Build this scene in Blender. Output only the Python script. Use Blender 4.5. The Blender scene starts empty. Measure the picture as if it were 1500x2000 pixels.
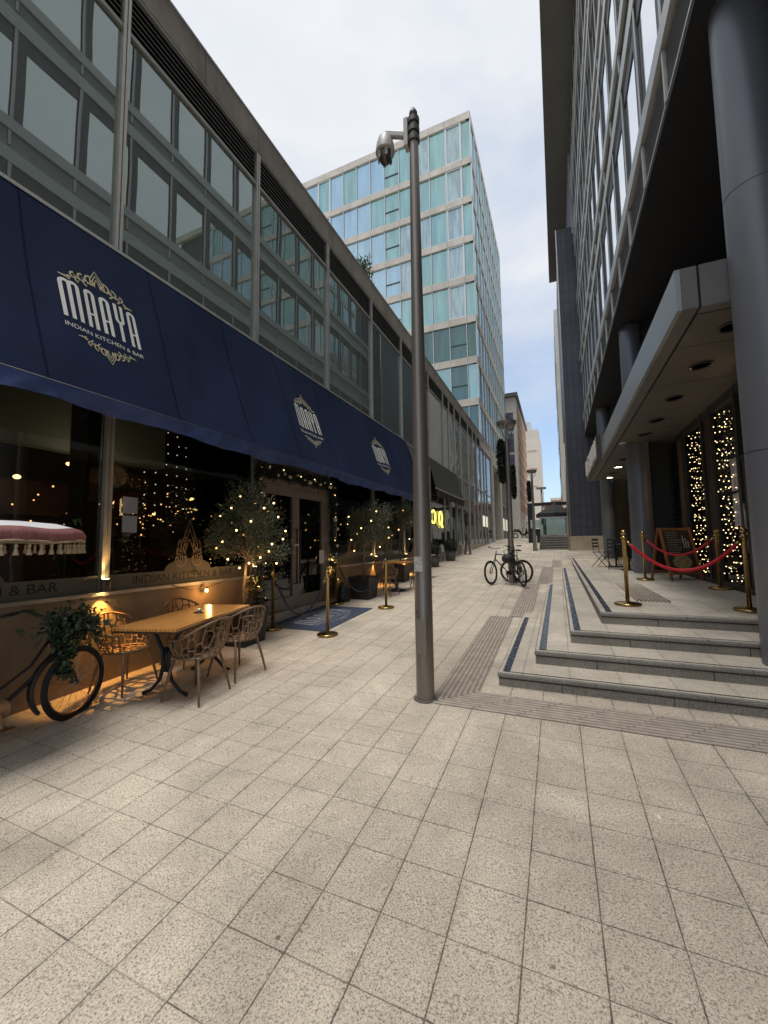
import bpy, math, random
from mathutils import Vector, Matrix, Euler, noise

R = math.radians
PI = math.pi
rnd = random.Random(11)
scene = bpy.context.scene
COL = scene.collection

# ---------------------------------------------------------------- camera
cam_d = bpy.data.cameras.new("camera")
cam = bpy.data.objects.new("camera", cam_d)
COL.objects.link(cam)
cam_d.sensor_fit = 'HORIZONTAL'
cam_d.sensor_width = 36.0
cam_d.lens = 783.0 / 1500.0 * 36.0
cam_d.clip_start = 0.05
cam_d.clip_end = 3000.0
EYE = 1.733
def _unit(v):
    return Vector(v).normalized()
_Y = _unit((1090 - 750, 1057 - 1000, 783.0))
_X = -_unit((-1080 - 750, 1087 - 1000, 783.0))
_X = (_X - _Y * _X.dot(_Y)).normalized()
_Z = _X.cross(_Y).normalized()
# rows = world axes in image axes (right, down, forward)
rot = Matrix(((_X[0], -_X[1], -_X[2]), (_Y[0], -_Y[1], -_Y[2]), (_Z[0], -_Z[1], -_Z[2])))
cam.matrix_world = Matrix.Translation((0, 0, EYE)) @ rot.to_4x4()
scene.camera = cam
scene.render.resolution_x = 768
scene.render.resolution_y = 1024

# ---------------------------------------------------------------- view + world + sun
scene.view_settings.view_transform = 'Standard'
scene.view_settings.look = 'None'
scene.view_settings.gamma = 1.0
scene.view_settings.exposure = 1.0
SUN_EL, SUN_AZ = R(78), R(190)          # azimuth from +Y, clockwise
world = bpy.data.worlds.new("World")
scene.world = world
world.use_nodes = True
wt = world.node_tree
wt.nodes.clear()
def wn(t):
    return wt.nodes.new(t)
w_out = wn('ShaderNodeOutputWorld')
w_bg = wn('ShaderNodeBackground')
w_sky = wn('ShaderNodeTexSky')
w_sky.sky_type = 'NISHITA'
w_sky.sun_disc = False
w_sky.sun_elevation = SUN_EL
w_sky.sun_rotation = SUN_AZ
w_sky.dust_density = 1.0
w_bg.inputs['Strength'].default_value = 0.062
w_tc = wn('ShaderNodeTexCoord')
w_map = wn('ShaderNodeMapping')
w_map.inputs['Scale'].default_value = (1.0, 1.0, 2.2)
w_map.inputs['Location'].default_value = (0.35, 0.1, 0.0)
w_n = wn('ShaderNodeTexNoise')
w_n.inputs['Scale'].default_value = 1.7
w_n.inputs['Detail'].default_value = 8
w_n.inputs['Roughness'].default_value = 0.5
w_n.inputs['Distortion'].default_value = 0.3
w_sep = wn('ShaderNodeSeparateXYZ')
# more cloud overhead, breaks low down at the end of the street
w_r = wn('ShaderNodeMapRange')
w_r.inputs['From Min'].default_value = 0.2
w_r.inputs['From Max'].default_value = 0.62
w_r.inputs['To Min'].default_value = -0.22
w_r.inputs['To Max'].default_value = 0.16
w_add = wn('ShaderNodeMath'); w_add.operation = 'ADD'
w_ramp = wn('ShaderNodeValToRGB')
w_ramp.color_ramp.elements[0].position = 0.36
w_ramp.color_ramp.elements[1].position = 0.66
w_ramp.color_ramp.elements[0].color = (0.30, 0.30, 0.30, 1)
w_ramp.color_ramp.elements[1].color = (0.97, 0.97, 0.97, 1)
w_n2 = wn('ShaderNodeTexNoise')
w_n2.inputs['Scale'].default_value = 2.6
w_n2.inputs['Detail'].default_value = 5
w_cl = wn('ShaderNodeValToRGB')
w_cl.color_ramp.elements[0].position = 0.3
w_cl.color_ramp.elements[1].position = 0.7
w_cl.color_ramp.elements[0].color = (6.1, 6.45, 6.95, 1)
w_cl.color_ramp.elements[1].color = (7.35, 7.5, 7.7, 1)
w_boost = wn('ShaderNodeMix'); w_boost.data_type = 'RGBA'; w_boost.blend_type = 'MULTIPLY'
w_boost.inputs[0].default_value = 1.0
w_boost.inputs[7].default_value = (1.28, 1.50, 1.66, 1)
w_mix = wn('ShaderNodeMix'); w_mix.data_type = 'RGBA'
L = wt.links.new
L(w_tc.outputs['Generated'], w_map.inputs['Vector'])
L(w_map.outputs[0], w_n.inputs['Vector'])
L(w_map.outputs[0], w_n2.inputs['Vector'])
L(w_tc.outputs['Generated'], w_sep.inputs[0])
L(w_sep.outputs['Z'], w_r.inputs['Value'])
L(w_n.outputs['Fac'], w_add.inputs[0])
L(w_r.outputs[0], w_add.inputs[1])
L(w_add.outputs[0], w_ramp.inputs['Fac'])
L(w_n2.outputs['Fac'], w_cl.inputs['Fac'])
L(w_ramp.outputs['Color'], w_mix.inputs['Factor'])
L(w_sky.outputs['Color'], w_boost.inputs[6])
L(w_boost.outputs[2], w_mix.inputs[6])
L(w_cl.outputs['Color'], w_mix.inputs[7])
L(w_mix.outputs[2], w_bg.inputs['Color'])
L(w_bg.outputs[0], w_out.inputs['Surface'])

sun_d = bpy.data.lights.new("sun", 'SUN')
sun_d.energy = 1.5
sun_d.angle = R(26)
sun_d.color = (1.0, 0.96, 0.9)
sun = bpy.data.objects.new("sun", sun_d)
COL.objects.link(sun)
_d = Vector((math.sin(SUN_AZ) * math.cos(SUN_EL), math.cos(SUN_AZ) * math.cos(SUN_EL), math.sin(SUN_EL)))
sun.rotation_euler = _d.to_track_quat('Z', 'Y').to_euler()
sun.location = (0, 0, 60)

# ---------------------------------------------------------------- helpers
SL = 0.04917
def gz(y):
    """height of the sloping ground"""
    return SL * min(y, 42.0)

class MB:
    """collects polygons for one mesh"""
    def __init__(s, smooth=False):
        s.v = []; s.f = []; s.smooth = smooth
    def poly(s, pts):
        n = len(s.v)
        s.v += [tuple(p) for p in pts]
        s.f.append(tuple(range(n, n + len(pts))))
        return s
    def box(s, x0, x1, y0, y1, z0, z1):
        n = len(s.v)
        s.v += [(x0,y0,z0),(x1,y0,z0),(x1,y1,z0),(x0,y1,z0),(x0,y0,z1),(x1,y0,z1),(x1,y1,z1),(x0,y1,z1)]
        s.f += [tuple(n+i for i in q) for q in ((3,2,1,0),(4,5,6,7),(0,1,5,4),(1,2,6,5),(2,3,7,6),(3,0,4,7))]
        return s
    def obox(s, c, size, e=(0,0,0)):
        """oriented box, e = euler"""
        m = Euler(e).to_matrix(); c = Vector(c); n = len(s.v)
        hx, hy, hz = size[0]/2, size[1]/2, size[2]/2
        for p in ((-hx,-hy,-hz),(hx,-hy,-hz),(hx,hy,-hz),(-hx,hy,-hz),(-hx,-hy,hz),(hx,-hy,hz),(hx,hy,hz),(-hx,hy,hz)):
            s.v.append(tuple(c + m @ Vector(p)))
        s.f += [tuple(n+i for i in q) for q in ((3,2,1,0),(4,5,6,7),(0,1,5,4),(1,2,6,5),(2,3,7,6),(3,0,4,7))]
        return s
    def beam(s, a, b, w, h, up=(0,0,1)):
        """square bar from a to b"""
        a = Vector(a); b = Vector(b); d = (b-a).normalized(); u = Vector(up)
        if abs(d.dot(u)) > 0.95: u = Vector((1,0,0))
        sx = d.cross(u).normalized() * w/2; sy = sx.cross(d).normalized() * h/2
        n = len(s.v)
        for p in (a, b):
            for k in ((-1,-1),(1,-1),(1,1),(-1,1)):
                s.v.append(tuple(p + sx*k[0] + sy*k[1]))
        s.f += [tuple(n+i for i in q) for q in ((3,2,1,0),(4,5,6,7),(0,1,5,4),(1,2,6,5),(2,3,7,6),(3,0,4,7))]
        return s
    def tube(s, pts, r, n=8, closed=False, caps=True):
        pts = [Vector(p) for p in pts]; m = len(pts)
        rr = r if isinstance(r, (list, tuple)) else [r]*m
        base = len(s.v); prev = None
        for i, p in enumerate(pts):
            a = pts[(i-1) % m] if (closed or i > 0) else p
            b = pts[(i+1) % m] if (closed or i < m-1) else p
            t = (b - a)
            t = t.normalized() if t.length > 1e-9 else Vector((0,0,1))
            if prev is None:
                u = Vector((0,0,1)) if abs(t.z) < 0.9 else Vector((1,0,0))
                x = t.cross(u).normalized()
            else:
                x = (prev - t*prev.dot(t))
                x = x.normalized() if x.length > 1e-6 else t.orthogonal().normalized()
            prev = x; y = t.cross(x)
            for k in range(n):
                a_ = 2*PI*k/n
                s.v.append(tuple(p + (x*math.cos(a_) + y*math.sin(a_))*rr[i]))
        cnt = m if closed else m-1
        for i in range(cnt):
            i0 = base + i*n; i1 = base + ((i+1) % m)*n
            for k in range(n):
                s.f.append((i0+k, i0+(k+1)%n, i1+(k+1)%n, i1+k))
        if caps and not closed:
            s.f.append(tuple(base + k for k in reversed(range(n))))
            s.f.append(tuple(base + (m-1)*n + k for k in range(n)))
        return s
    def lathe(s, prof, c=(0,0,0), n=24, mtx=None):
        base = len(s.v); c = Vector(c)
        for r_, z_ in prof:
            for k in range(n):
                a_ = 2*PI*k/n
                p = Vector((r_*math.cos(a_), r_*math.sin(a_), z_))
                if mtx is not None: p = mtx @ p
                s.v.append(tuple(c + p))
        for i in range(len(prof)-1):
            for k in range(n):
                s.f.append((base+i*n+k, base+i*n+(k+1)%n, base+(i+1)*n+(k+1)%n, base+(i+1)*n+k))
        if prof[0][0] > 1e-5: s.f.append(tuple(base + k for k in reversed(range(n))))
        if prof[-1][0] > 1e-5: s.f.append(tuple(base + (len(prof)-1)*n + k for k in range(n)))
        return s
    def ball(s, c, r, n=10, sz=1.0):
        prof = [(max(1e-6, r*math.sin(PI*i/n)), -r*sz*math.cos(PI*i/n)) for i in range(n+1)]
        return s.lathe(prof, c, n + 2)
    def grid(s, fn, nu, nv, flip=False):
        base = len(s.v)
        for i in range(nu+1):
            for j in range(nv+1):
                s.v.append(tuple(fn(i/nu, j/nv)))
        for i in range(nu):
            for j in range(nv):
                q = (base+i*(nv+1)+j, base+(i+1)*(nv+1)+j, base+(i+1)*(nv+1)+j+1, base+i*(nv+1)+j+1)
                s.f.append(tuple(reversed(q)) if flip else q)
        return s
    def leaf(s, p, d, l, w, up):
        """one leaf: a folded diamond"""
        p = Vector(p); d = Vector(d).normalized(); side = d.cross(Vector(up))
        if side.length < 1e-4: side = d.orthogonal()
        side.normalize(); nrm = side.cross(d)
        n = len(s.v); m = p + d*l*0.5
        s.v += [tuple(p), tuple(m + side*w/2 + nrm*w*0.2), tuple(p + d*l), tuple(m - side*w/2 + nrm*w*0.2)]
        s.f += [(n, n+1, n+2), (n, n+2, n+3)]
        return s

def origin(o):
    v = Vector((0,0,0))
    while o is not None:
        v = v + o.location; o = o.parent
    return v
def part(name, mb, m, parent=None, world=False, label=None, bevel=0):
    if world and parent is not None:
        o_ = origin(parent)
        mb.v = [(a-o_.x, b-o_.y, c-o_.z) for a, b, c in mb.v]
    me = bpy.data.meshes.new(name)
    me.from_pydata(mb.v, [], mb.f)
    me.materials.append(m)
    if mb.smooth:
        me.polygons.foreach_set('use_smooth', [True]*len(me.polygons))
    me.update()
    o = bpy.data.objects.new(name, me)
    COL.objects.link(o)
    if parent is not None: o.parent = parent
    if label: o['label'] = label
    if bevel:
        b = o.modifiers.new('bevel', 'BEVEL'); b.width = bevel; b.segments = 2; b.limit_method = 'ANGLE'
    return o
def sharp(o, ang=40):
    """smooth shading with sharp edges kept"""
    m = o.modifiers.new('es', 'EDGE_SPLIT'); m.split_angle = R(ang); return o
def thing(name, label, cat, loc=(0,0,0), rz=0.0, group=None):
    o = bpy.data.objects.new(name, None)
    COL.objects.link(o)
    o.location = loc; o.rotation_euler = (0,0,rz); o.empty_display_size = 0.1
    o['label'] = label; o['category'] = cat
    if group: o['group'] = group
    return o
def tag(o, label, cat, group=None, kind=None):
    o['label'] = label; o['category'] = cat
    if group: o['group'] = group
    if kind: o['kind'] = kind
    return o
def struct(name, mb, m, label=None):
    o = part(name, mb, m); o['kind'] = 'structure'
    if label: o['label'] = label
    return o
KIDS = {}
def copy_tree(o, parent=None, loc=None, rz=None, label=None, group=None):
    c = o.copy(); COL.objects.link(c)
    c.parent = parent
    if loc is not None: c.location = loc
    if rz is not None: c.rotation_euler = (0,0,rz)
    if label: c['label'] = label
    if group: c['group'] = group
    for ch in [q for q in bpy.data.objects if q.parent == o]:
        copy_tree(ch, c)
    return c

# ---------------------------------------------------------------- materials
MATS = {}
def newmat(name):
    m = bpy.data.materials.new(name); m.use_nodes = True
    nt = m.node_tree; nt.nodes.clear()
    out = nt.nodes.new('ShaderNodeOutputMaterial')
    return m, nt, out
def setc(sock, c):
    sock.default_value = (c[0], c[1], c[2], 1.0)
def M(name, col, rough=0.6, metal=0.0, ns=None, amt=0.15, bump=None, spec=None, coord='pos', stretch=None, col2=None):
    if name in MATS: return MATS[name]
    m, nt, out = newmat(name)
    b = nt.nodes.new('ShaderNodeBsdfPrincipled')
    nt.links.new(b.outputs[0], out.inputs['Surface'])
    setc(b.inputs['Base Color'], col)
    b.inputs['Roughness'].default_value = rough
    b.inputs['Metallic'].default_value = metal
    if spec is not None: b.inputs['Specular IOR Level'].default_value = spec
    if ns or bump:
        if coord == 'pos':
            g = nt.nodes.new('ShaderNodeNewGeometry'); vec = g.outputs['Position']
        else:
            g = nt.nodes.new('ShaderNodeTexCoord'); vec = g.outputs['Object']
        mp = nt.nodes.new('ShaderNodeMapping')
        if stretch: mp.inputs['Scale'].default_value = stretch
        nt.links.new(vec, mp.inputs['Vector']); vec = mp.outputs[0]
    if ns:
        n = nt.nodes.new('ShaderNodeTexNoise'); n.inputs['Scale'].default_value = ns
        n.inputs['Detail'].default_value = 6; n.inputs['Roughness'].default_value = 0.65
        nt.links.new(vec, n.inputs['Vector'])
        rp = nt.nodes.new('ShaderNodeValToRGB')
        rp.color_ramp.elements[0].position = 0.3; rp.color_ramp.elements[1].position = 0.7
        a = [c*(1-amt) for c in col]; z = [min(1, c*(1+amt)) for c in (col2 or col)]
        rp.color_ramp.elements[0].color = (*a, 1); rp.color_ramp.elements[1].color = (*z, 1)
        nt.links.new(n.outputs['Fac'], rp.inputs['Fac'])
        nt.links.new(rp.outputs['Color'], b.inputs['Base Color'])
        rr = nt.nodes.new('ShaderNodeMapRange')
        rr.inputs['To Min'].default_value = max(0.0, rough-0.1); rr.inputs['To Max'].default_value = min(1.0, rough+0.12)
        nt.links.new(n.outputs['Fac'], rr.inputs['Value'])
        nt.links.new(rr.outputs[0], b.inputs['Roughness'])
    if bump:
        n2 = nt.nodes.new('ShaderNodeTexNoise'); n2.inputs['Scale'].default_value = bump[0]
        n2.inputs['Detail'].default_value = 4
        nt.links.new(vec, n2.inputs['Vector'])
        bp = nt.nodes.new('ShaderNodeBump'); bp.inputs['Strength'].default_value = bump[1]
        bp.inputs['Distance'].default_value = bump[2] if len(bump) > 2 else 0.02
        nt.links.new(n2.outputs['Fac'], bp.inputs['Height'])
        nt.links.new(bp.outputs[0], b.inputs['Normal'])
    MATS[name] = m
    return m
def EM(name, col, s, sample=False):
    if name in MATS: return MATS[name]
    m, nt, out = newmat(name)
    e = nt.nodes.new('ShaderNodeEmission'); setc(e.inputs['Color'], col); e.inputs['Strength'].default_value = s
    nt.links.new(e.outputs[0], out.inputs['Surface'])
    m.cycles.emission_sampling = 'AUTO' if sample else 'NONE'
    MATS[name] = m
    return m
def GLASS(name, tint, refl, inner=None, wave=0.02, f0=0.06, rough=0.01, wscale=1.3, ns=None, veil=None):
    """window glass: glossy reflection over either clear (inner None) or a dark body"""
    m, nt, out = newmat(name)
    fr = nt.nodes.new('ShaderNodeFresnel'); fr.inputs['IOR'].default_value = 1.5
    ad = nt.nodes.new('ShaderNodeMath'); ad.operation = 'MULTIPLY_ADD'; ad.use_clamp = True
    ad.inputs[1].default_value = 1.0 - f0; ad.inputs[2].default_value = f0
    nt.links.new(fr.outputs[0], ad.inputs[0])
    gl = nt.nodes.new('ShaderNodeBsdfGlossy'); setc(gl.inputs['Color'], refl); gl.inputs['Roughness'].default_value = rough
    if inner is None:
        bk = nt.nodes.new('ShaderNodeBsdfTransparent'); setc(bk.inputs['Color'], tint)
    else:
        bk = nt.nodes.new('ShaderNodeBsdfDiffuse'); setc(bk.inputs['Color'], inner)
        g2 = nt.nodes.new('ShaderNodeNewGeometry')
        if ns:
            n = nt.nodes.new('ShaderNodeTexNoise'); n.inputs['Scale'].default_value = ns
            mp = nt.nodes.new('ShaderNodeMapping'); mp.inputs['Scale'].default_value = (1.0, 1.0, 0.12)
            nt.links.new(g2.outputs['Position'], mp.inputs['Vector']); nt.links.new(mp.outputs[0], n.inputs['Vector'])
            rp = nt.nodes.new('ShaderNodeValToRGB')
            rp.color_ramp.elements[0].position = 0.35; rp.color_ramp.elements[1].position = 0.65
            rp.color_ramp.elements[0].color = (*[c*0.55 for c in inner], 1)
            rp.color_ramp.elements[1].color = (*[min(1, c*1.35) for c in inner], 1)
            nt.links.new(n.outputs['Fac'], rp.inputs['Fac']); nt.links.new(rp.outputs['Color'], bk.inputs['Color'])
    if wave:
        g = nt.nodes.new('ShaderNodeNewGeometry')
        n = nt.nodes.new('ShaderNodeTexNoise'); n.inputs['Scale'].default_value = wscale; n.inputs['Detail'].default_value = 1
        bp = nt.nodes.new('ShaderNodeBump'); bp.inputs['Strength'].default_value = 1.0; bp.inputs['Distance'].default_value = wave
        nt.links.new(g.outputs['Position'], n.inputs['Vector'])
        nt.links.new(n.outputs['Fac'], bp.inputs['Height']); nt.links.new(bp.outputs[0], gl.inputs['Normal'])
    if veil:
        vd = nt.nodes.new('ShaderNodeBsdfDiffuse'); setc(vd.inputs['Color'], veil[:3])
        vm = nt.nodes.new('ShaderNodeMixShader'); vm.inputs['Fac'].default_value = veil[3]
        nt.links.new(bk.outputs[0], vm.inputs[1]); nt.links.new(vd.outputs[0], vm.inputs[2]); bk = vm
    mx = nt.nodes.new('ShaderNodeMixShader')
    nt.links.new(ad.outputs[0], mx.inputs['Fac']); nt.links.new(bk.outputs[0], mx.inputs[1]); nt.links.new(gl.outputs[0], mx.inputs[2])
    nt.links.new(mx.outputs[0], out.inputs['Surface'])
    MATS[name] = m
    return m

def paving(name, light, dark, joints=True, tile=0.3, ox=0.0986, oy=0.257, jc=0.25, speck=130.0, cross=0.62):
    """speckled granite paving slabs with open joints, in world metres"""
    m, nt, out = newmat(name)
    N = nt.nodes.new; K = nt.links.new
    b = N('ShaderNodeBsdfPrincipled'); K(b.outputs[0], out.inputs['Surface'])
    b.inputs['Roughness'].default_value = 0.72
    g = N('ShaderNodeNewGeometry'); sp = N('ShaderNodeSeparateXYZ'); K(g.outputs['Position'], sp.inputs[0])
    def math_(op, a, c=None, d=None, clamp=False):
        q = N('ShaderNodeMath'); q.operation = op; q.use_clamp = clamp
        for i, x in enumerate((a, c, d)):
            if x is None: continue
            if isinstance(x, (int, float)): q.inputs[i].default_value = x
            else: K(x, q.inputs[i])
        return q.outputs[0]
    n1 = N('ShaderNodeTexNoise'); n1.inputs['Scale'].default_value = speck; n1.inputs['Detail'].default_value = 3
    n1.inputs['Roughness'].default_value = 0.7
    K(g.outputs['Position'], n1.inputs['Vector'])
    r1 = N('ShaderNodeValToRGB'); cr = r1.color_ramp
    cr.elements[0].position = 0.37; cr.elements[1].position = 0.61
    cr.elements[0].color = (*[c*0.40 for c in dark], 1); cr.elements[1].color = (*light, 1)
    e = cr.elements.new(0.455); e.color = (*dark, 1)
    K(n1.outputs['Fac'], r1.inputs['Fac'])
    n2 = N('ShaderNodeTexNoise'); n2.inputs['Scale'].default_value = 0.9; n2.inputs['Detail'].default_value = 7
    n2.inputs['Roughness'].default_value = 0.7; n2.inputs['Distortion'].default_value = 0.4
    K(g.outputs['Position'], n2.inputs['Vector'])
    stain = N('ShaderNodeMapRange'); stain.inputs['From Min'].default_value = 0.3; stain.inputs['From Max'].default_value = 0.72
    stain.inputs['To Min'].default_value = 0.60; stain.inputs['To Max'].default_value = 1.12
    K(n2.outputs['Fac'], stain.inputs['Value'])
    fac = stain.outputs[0]
    n3 = N('ShaderNodeTexVoronoi'); n3.inputs['Scale'].default_value = 3.1; n3.inputs['Randomness'].default_value = 1
    K(g.outputs['Position'], n3.inputs['Vector'])
    gum = N('ShaderNodeMapRange'); gum.inputs['From Min'].default_value = 0.02; gum.inputs['From Max'].default_value = 0.05
    gum.inputs['To Min'].default_value = 0.38; gum.inputs['To Max'].default_value = 1.0
    K(n3.outputs['Distance'], gum.inputs['Value'])
    fac = math_('MULTIPLY', fac, gum.outputs[0])
    n4 = N('ShaderNodeTexVoronoi'); n4.inputs['Scale'].default_value = 0.8; K(g.outputs['Position'], n4.inputs['Vector'])
    flk = N('ShaderNodeMapRange'); flk.inputs['From Min'].default_value = 0.008; flk.inputs['From Max'].default_value = 0.013
    flk.inputs['To Min'].default_value = 1.7; flk.inputs['To Max'].default_value = 1.0
    K(n4.outputs['Distance'], flk.inputs['Value']); fac = math_('MULTIPLY', fac, flk.outputs[0])
    hgt = n1.outputs['Fac']
    if joints:
        xs = math_('DIVIDE', math_('SUBTRACT', sp.outputs['X'], ox), tile)
        ys = math_('DIVIDE', math_('SUBTRACT', sp.outputs['Y'], oy), tile)
        dx = math_('MULTIPLY', math_('ABSOLUTE', math_('SUBTRACT', math_('FRACT', math_('ADD', xs, 0.5)), 0.5)), tile)
        dy = math_('MULTIPLY', math_('ABSOLUTE', math_('SUBTRACT', math_('FRACT', math_('ADD', ys, 0.5)), 0.5)), tile)
        # wobble the joint a little
        nj = N('ShaderNodeTexNoise'); nj.inputs['Scale'].default_value = 14; K(g.outputs['Position'], nj.inputs['Vector'])
        wb = math_('MULTIPLY', math_('SUBTRACT', nj.outputs['Fac'], 0.5), 0.006)
        def line(d, w):
            q = N('ShaderNodeMapRange'); q.inputs['From Min'].default_value = w*0.6; q.inputs['From Max'].default_value = w*1.7
            K(math_('ADD', d, wb), q.inputs['Value']); return q.outputs[0]
        lx = line(dx, 0.0024); ly = line(dy, 0.0021)
        cv = N('ShaderNodeCombineXYZ'); K(math_('FLOOR', math_('MULTIPLY', xs, 1.0)), cv.inputs[0]); K(math_('FLOOR', math_('ADD', ys, 0.5)), cv.inputs[1])
        wnz = N('ShaderNodeTexWhiteNoise'); wnz.noise_dimensions = '2D'; K(cv.outputs[0], wnz.inputs['Vector'])
        weak = math_('MULTIPLY', math_('POWER', wnz.outputs['Value'], 1.6), 0.72)
        ly2 = math_('MAXIMUM', ly, weak)
        cv2 = N('ShaderNodeCombineXYZ'); K(math_('FLOOR', xs), cv2.inputs[0]); K(math_('FLOOR', ys), cv2.inputs[1])
        wn2 = N('ShaderNodeTexWhiteNoise'); wn2.noise_dimensions = '2D'; K(cv2.outputs[0], wn2.inputs['Vector'])
        tv = N('ShaderNodeMapRange'); tv.inputs['To Min'].default_value = 0.945; tv.inputs['To Max'].default_value = 1.04
        K(wn2.outputs['Value'], tv.inputs['Value'])
        fac = math_('MULTIPLY', fac, tv.outputs[0])
        j = math_('MULTIPLY', lx, ly2)
        halo = N('ShaderNodeMapRange'); halo.inputs['From Min'].default_value = 0.0; halo.inputs['From Max'].default_value = 0.035
        halo.inputs['To Min'].default_value = 0.93; halo.inputs['To Max'].default_value = 1.0
        K(math_('ADD', math_('MINIMUM', dx, math_('ADD', dy, weak)), math_('MULTIPLY', wb, 2.0)), halo.inputs['Value'])
        fac = math_('MULTIPLY', fac, halo.outputs[0])
        jf = N('ShaderNodeMapRange'); jf.inputs['To Min'].default_value = jc; jf.inputs['To Max'].default_value = 1.0; K(j, jf.inputs['Value'])
        fac = math_('MULTIPLY', fac, jf.outputs[0])
        hgt = math_('ADD', math_('MULTIPLY', n1.outputs['Fac'], 0.15), j)
    mul = N('ShaderNodeMix'); mul.data_type = 'RGBA'; mul.blend_type = 'MULTIPLY'; mul.inputs[0].default_value = 1.0
    cc = N('ShaderNodeCombineColor')
    for i in range(3): K(fac, cc.inputs[i])
    K(r1.outputs['Color'], mul.inputs[6]); K(cc.outputs[0], mul.inputs[7])
    K(mul.outputs[2], b.inputs['Base Color'])
    bp = N('ShaderNodeBump'); bp.inputs['Strength'].default_value = 0.6; bp.inputs['Distance'].default_value = 0.003
    K(hgt, bp.inputs['Height']); K(bp.outputs[0], b.inputs['Normal'])
    MATS[name] = m
    return m

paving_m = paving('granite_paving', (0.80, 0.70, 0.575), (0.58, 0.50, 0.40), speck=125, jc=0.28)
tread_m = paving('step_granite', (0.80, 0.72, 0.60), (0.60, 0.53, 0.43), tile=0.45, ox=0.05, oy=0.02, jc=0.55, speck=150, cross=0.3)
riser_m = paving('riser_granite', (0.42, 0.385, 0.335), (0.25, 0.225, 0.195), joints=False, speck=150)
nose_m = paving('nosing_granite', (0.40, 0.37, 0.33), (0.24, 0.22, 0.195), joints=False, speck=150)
tact_m = M('tactile_paving', (0.26, 0.215, 0.18), 0.75, ns=9, amt=0.22, bump=(90, 0.5, 0.004))
tact_hi_m = M('tactile_rib', (0.42, 0.36, 0.30), 0.75, ns=9, amt=0.2, bump=(90, 0.5, 0.004))
alu_m = M('brushed_aluminium', (0.52, 0.49, 0.44), 0.42, 0.75, ns=5, amt=0.12)
alu_d = M('grey_window_frame', (0.34, 0.33, 0.31), 0.45, 0.4, ns=5, amt=0.15)
dark_frame = M('dark_frame', (0.035, 0.034, 0.033), 0.45, 0.1, ns=4, amt=0.2)
concrete_m = M('parapet_stone', (0.30, 0.255, 0.205), 0.8, ns=1.6, amt=0.32, bump=(30, 0.3, 0.006), stretch=(1, 1, 0.5))
pale_stone = M('pale_stone', (0.47, 0.42, 0.36), 0.8, ns=1.2, amt=0.16, bump=(30, 0.3, 0.006))
render_m = M('tan_render', (0.20, 0.15, 0.10), 0.75, ns=1.8, amt=0.25, bump=(18, 0.25, 0.006), stretch=(1, 1, 0.35))
louv_m = M('louvre_grey', (0.20, 0.19, 0.17), 0.5, 0.3, ns=6, amt=0.2)
black_m = M('black_paint', (0.012, 0.012, 0.013), 0.35, ns=8, amt=0.3)
void_m = M('dark_void', (0.006, 0.006, 0.007), 0.9)

# ---------------------------------------------------------------- ground
YF = 42.0
g = MB()
ys = [-60, -20, -5, 0, 2, 4, 6, 8, 10, 14, 18, 24, 30, 36, YF, 60, 120, 400]
xs = [-400, -60, -10, -5, -2, 0, 2, 5, 10, 60, 400]
for i in range(len(ys)-1):
    for j in range(len(xs)-1):
        g.poly([(xs[j], ys[i], SL*min(ys[i], YF)), (xs[j+1], ys[i], SL*min(ys[i], YF)),
                (xs[j+1], ys[i+1], SL*min(ys[i+1], YF)), (xs[j], ys[i+1], SL*min(ys[i+1], YF))])
struct('ground', g, paving_m, 'beige speckled granite paving sloping up the street')

def rib_strip(x0, x1, y0, y1, along, dz=0.004, cut=None):
    """ribbed tactile strip as base sheet + ribs; along = 'x' or 'y' ; cut = mitre corner"""
    base = MB(); ribs = MB()
    def P(x, y, h): return (x, y, SL*y + h)
    if cut is None:
        base.poly([P(x0,y0,dz), P(x1,y0,dz), P(x1,y1,dz), P(x0,y1,dz)])
    elif cut == 'front':
        base.poly([P(x0,y0,dz), P(x1,y0,dz), P(x1,y1,dz), P(x0+(y1-y0),y1,dz)])
    else:
        base.poly([P(x0,y0,dz), P(x1,y0+(x1-x0),dz), P(x1,y1,dz), P(x0,y1,dz)])
    n = 8
    for k in range(n):
        if along == 'x':
            c = y0 + (y1-y0)*(k+0.5)/n; a = x0 + (c - y0 if cut else 0); w = 0.014
            seg = 0.4; s0 = a
            while s0 < x1 - 0.01:
                s1 = min(s0 + seg - 0.012, x1)
                ribs.poly([P(s0,c-w,dz+.001), P(s1,c-w,dz+.001), P(s1,c-w*.6,dz+.006), P(s0,c-w*.6,dz+.006)])
                ribs.poly([P(s0,c-w*.6,dz+.006), P(s1,c-w*.6,dz+.006), P(s1,c+w*.6,dz+.006), P(s0,c+w*.6,dz+.006)])
                ribs.poly([P(s0,c+w*.6,dz+.006), P(s1,c+w*.6,dz+.006), P(s1,c+w,dz+.001), P(s0,c+w,dz+.001)])
                s0 = s1 + 0.012
        else:
            c = x0 + (x1-x0)*(k+0.5)/n; a = y0 + (c - x0 if cut else 0); w = 0.014
            s0 = a
            while s0 < y1 - 0.01:
                s1 = min(s0 + 0.388, y1)
                ribs.poly([P(c-w,s0,dz+.001), P(c-w*.6,s0,dz+.006), P(c-w*.6,s1,dz+.006), P(c-w,s1,dz+.001)])
                ribs.poly([P(c-w*.6,s0,dz+.006), P(c+w*.6,s0,dz+.006), P(c+w*.6,s1,dz+.006), P(c-w*.6,s1,dz+.006)])
                ribs.poly([P(c+w*.6,s0,dz+.006), P(c+w,s0,dz+.001), P(c+w,s1,dz+.001), P(c+w*.6,s1,dz+.006)])
                s0 = s1 + 0.012
    b = struct('tactile_paving', base, tact_m, 'grey-brown ribbed tactile paving strip')
    part('rib', ribs, tact_hi_m, b)
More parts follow.
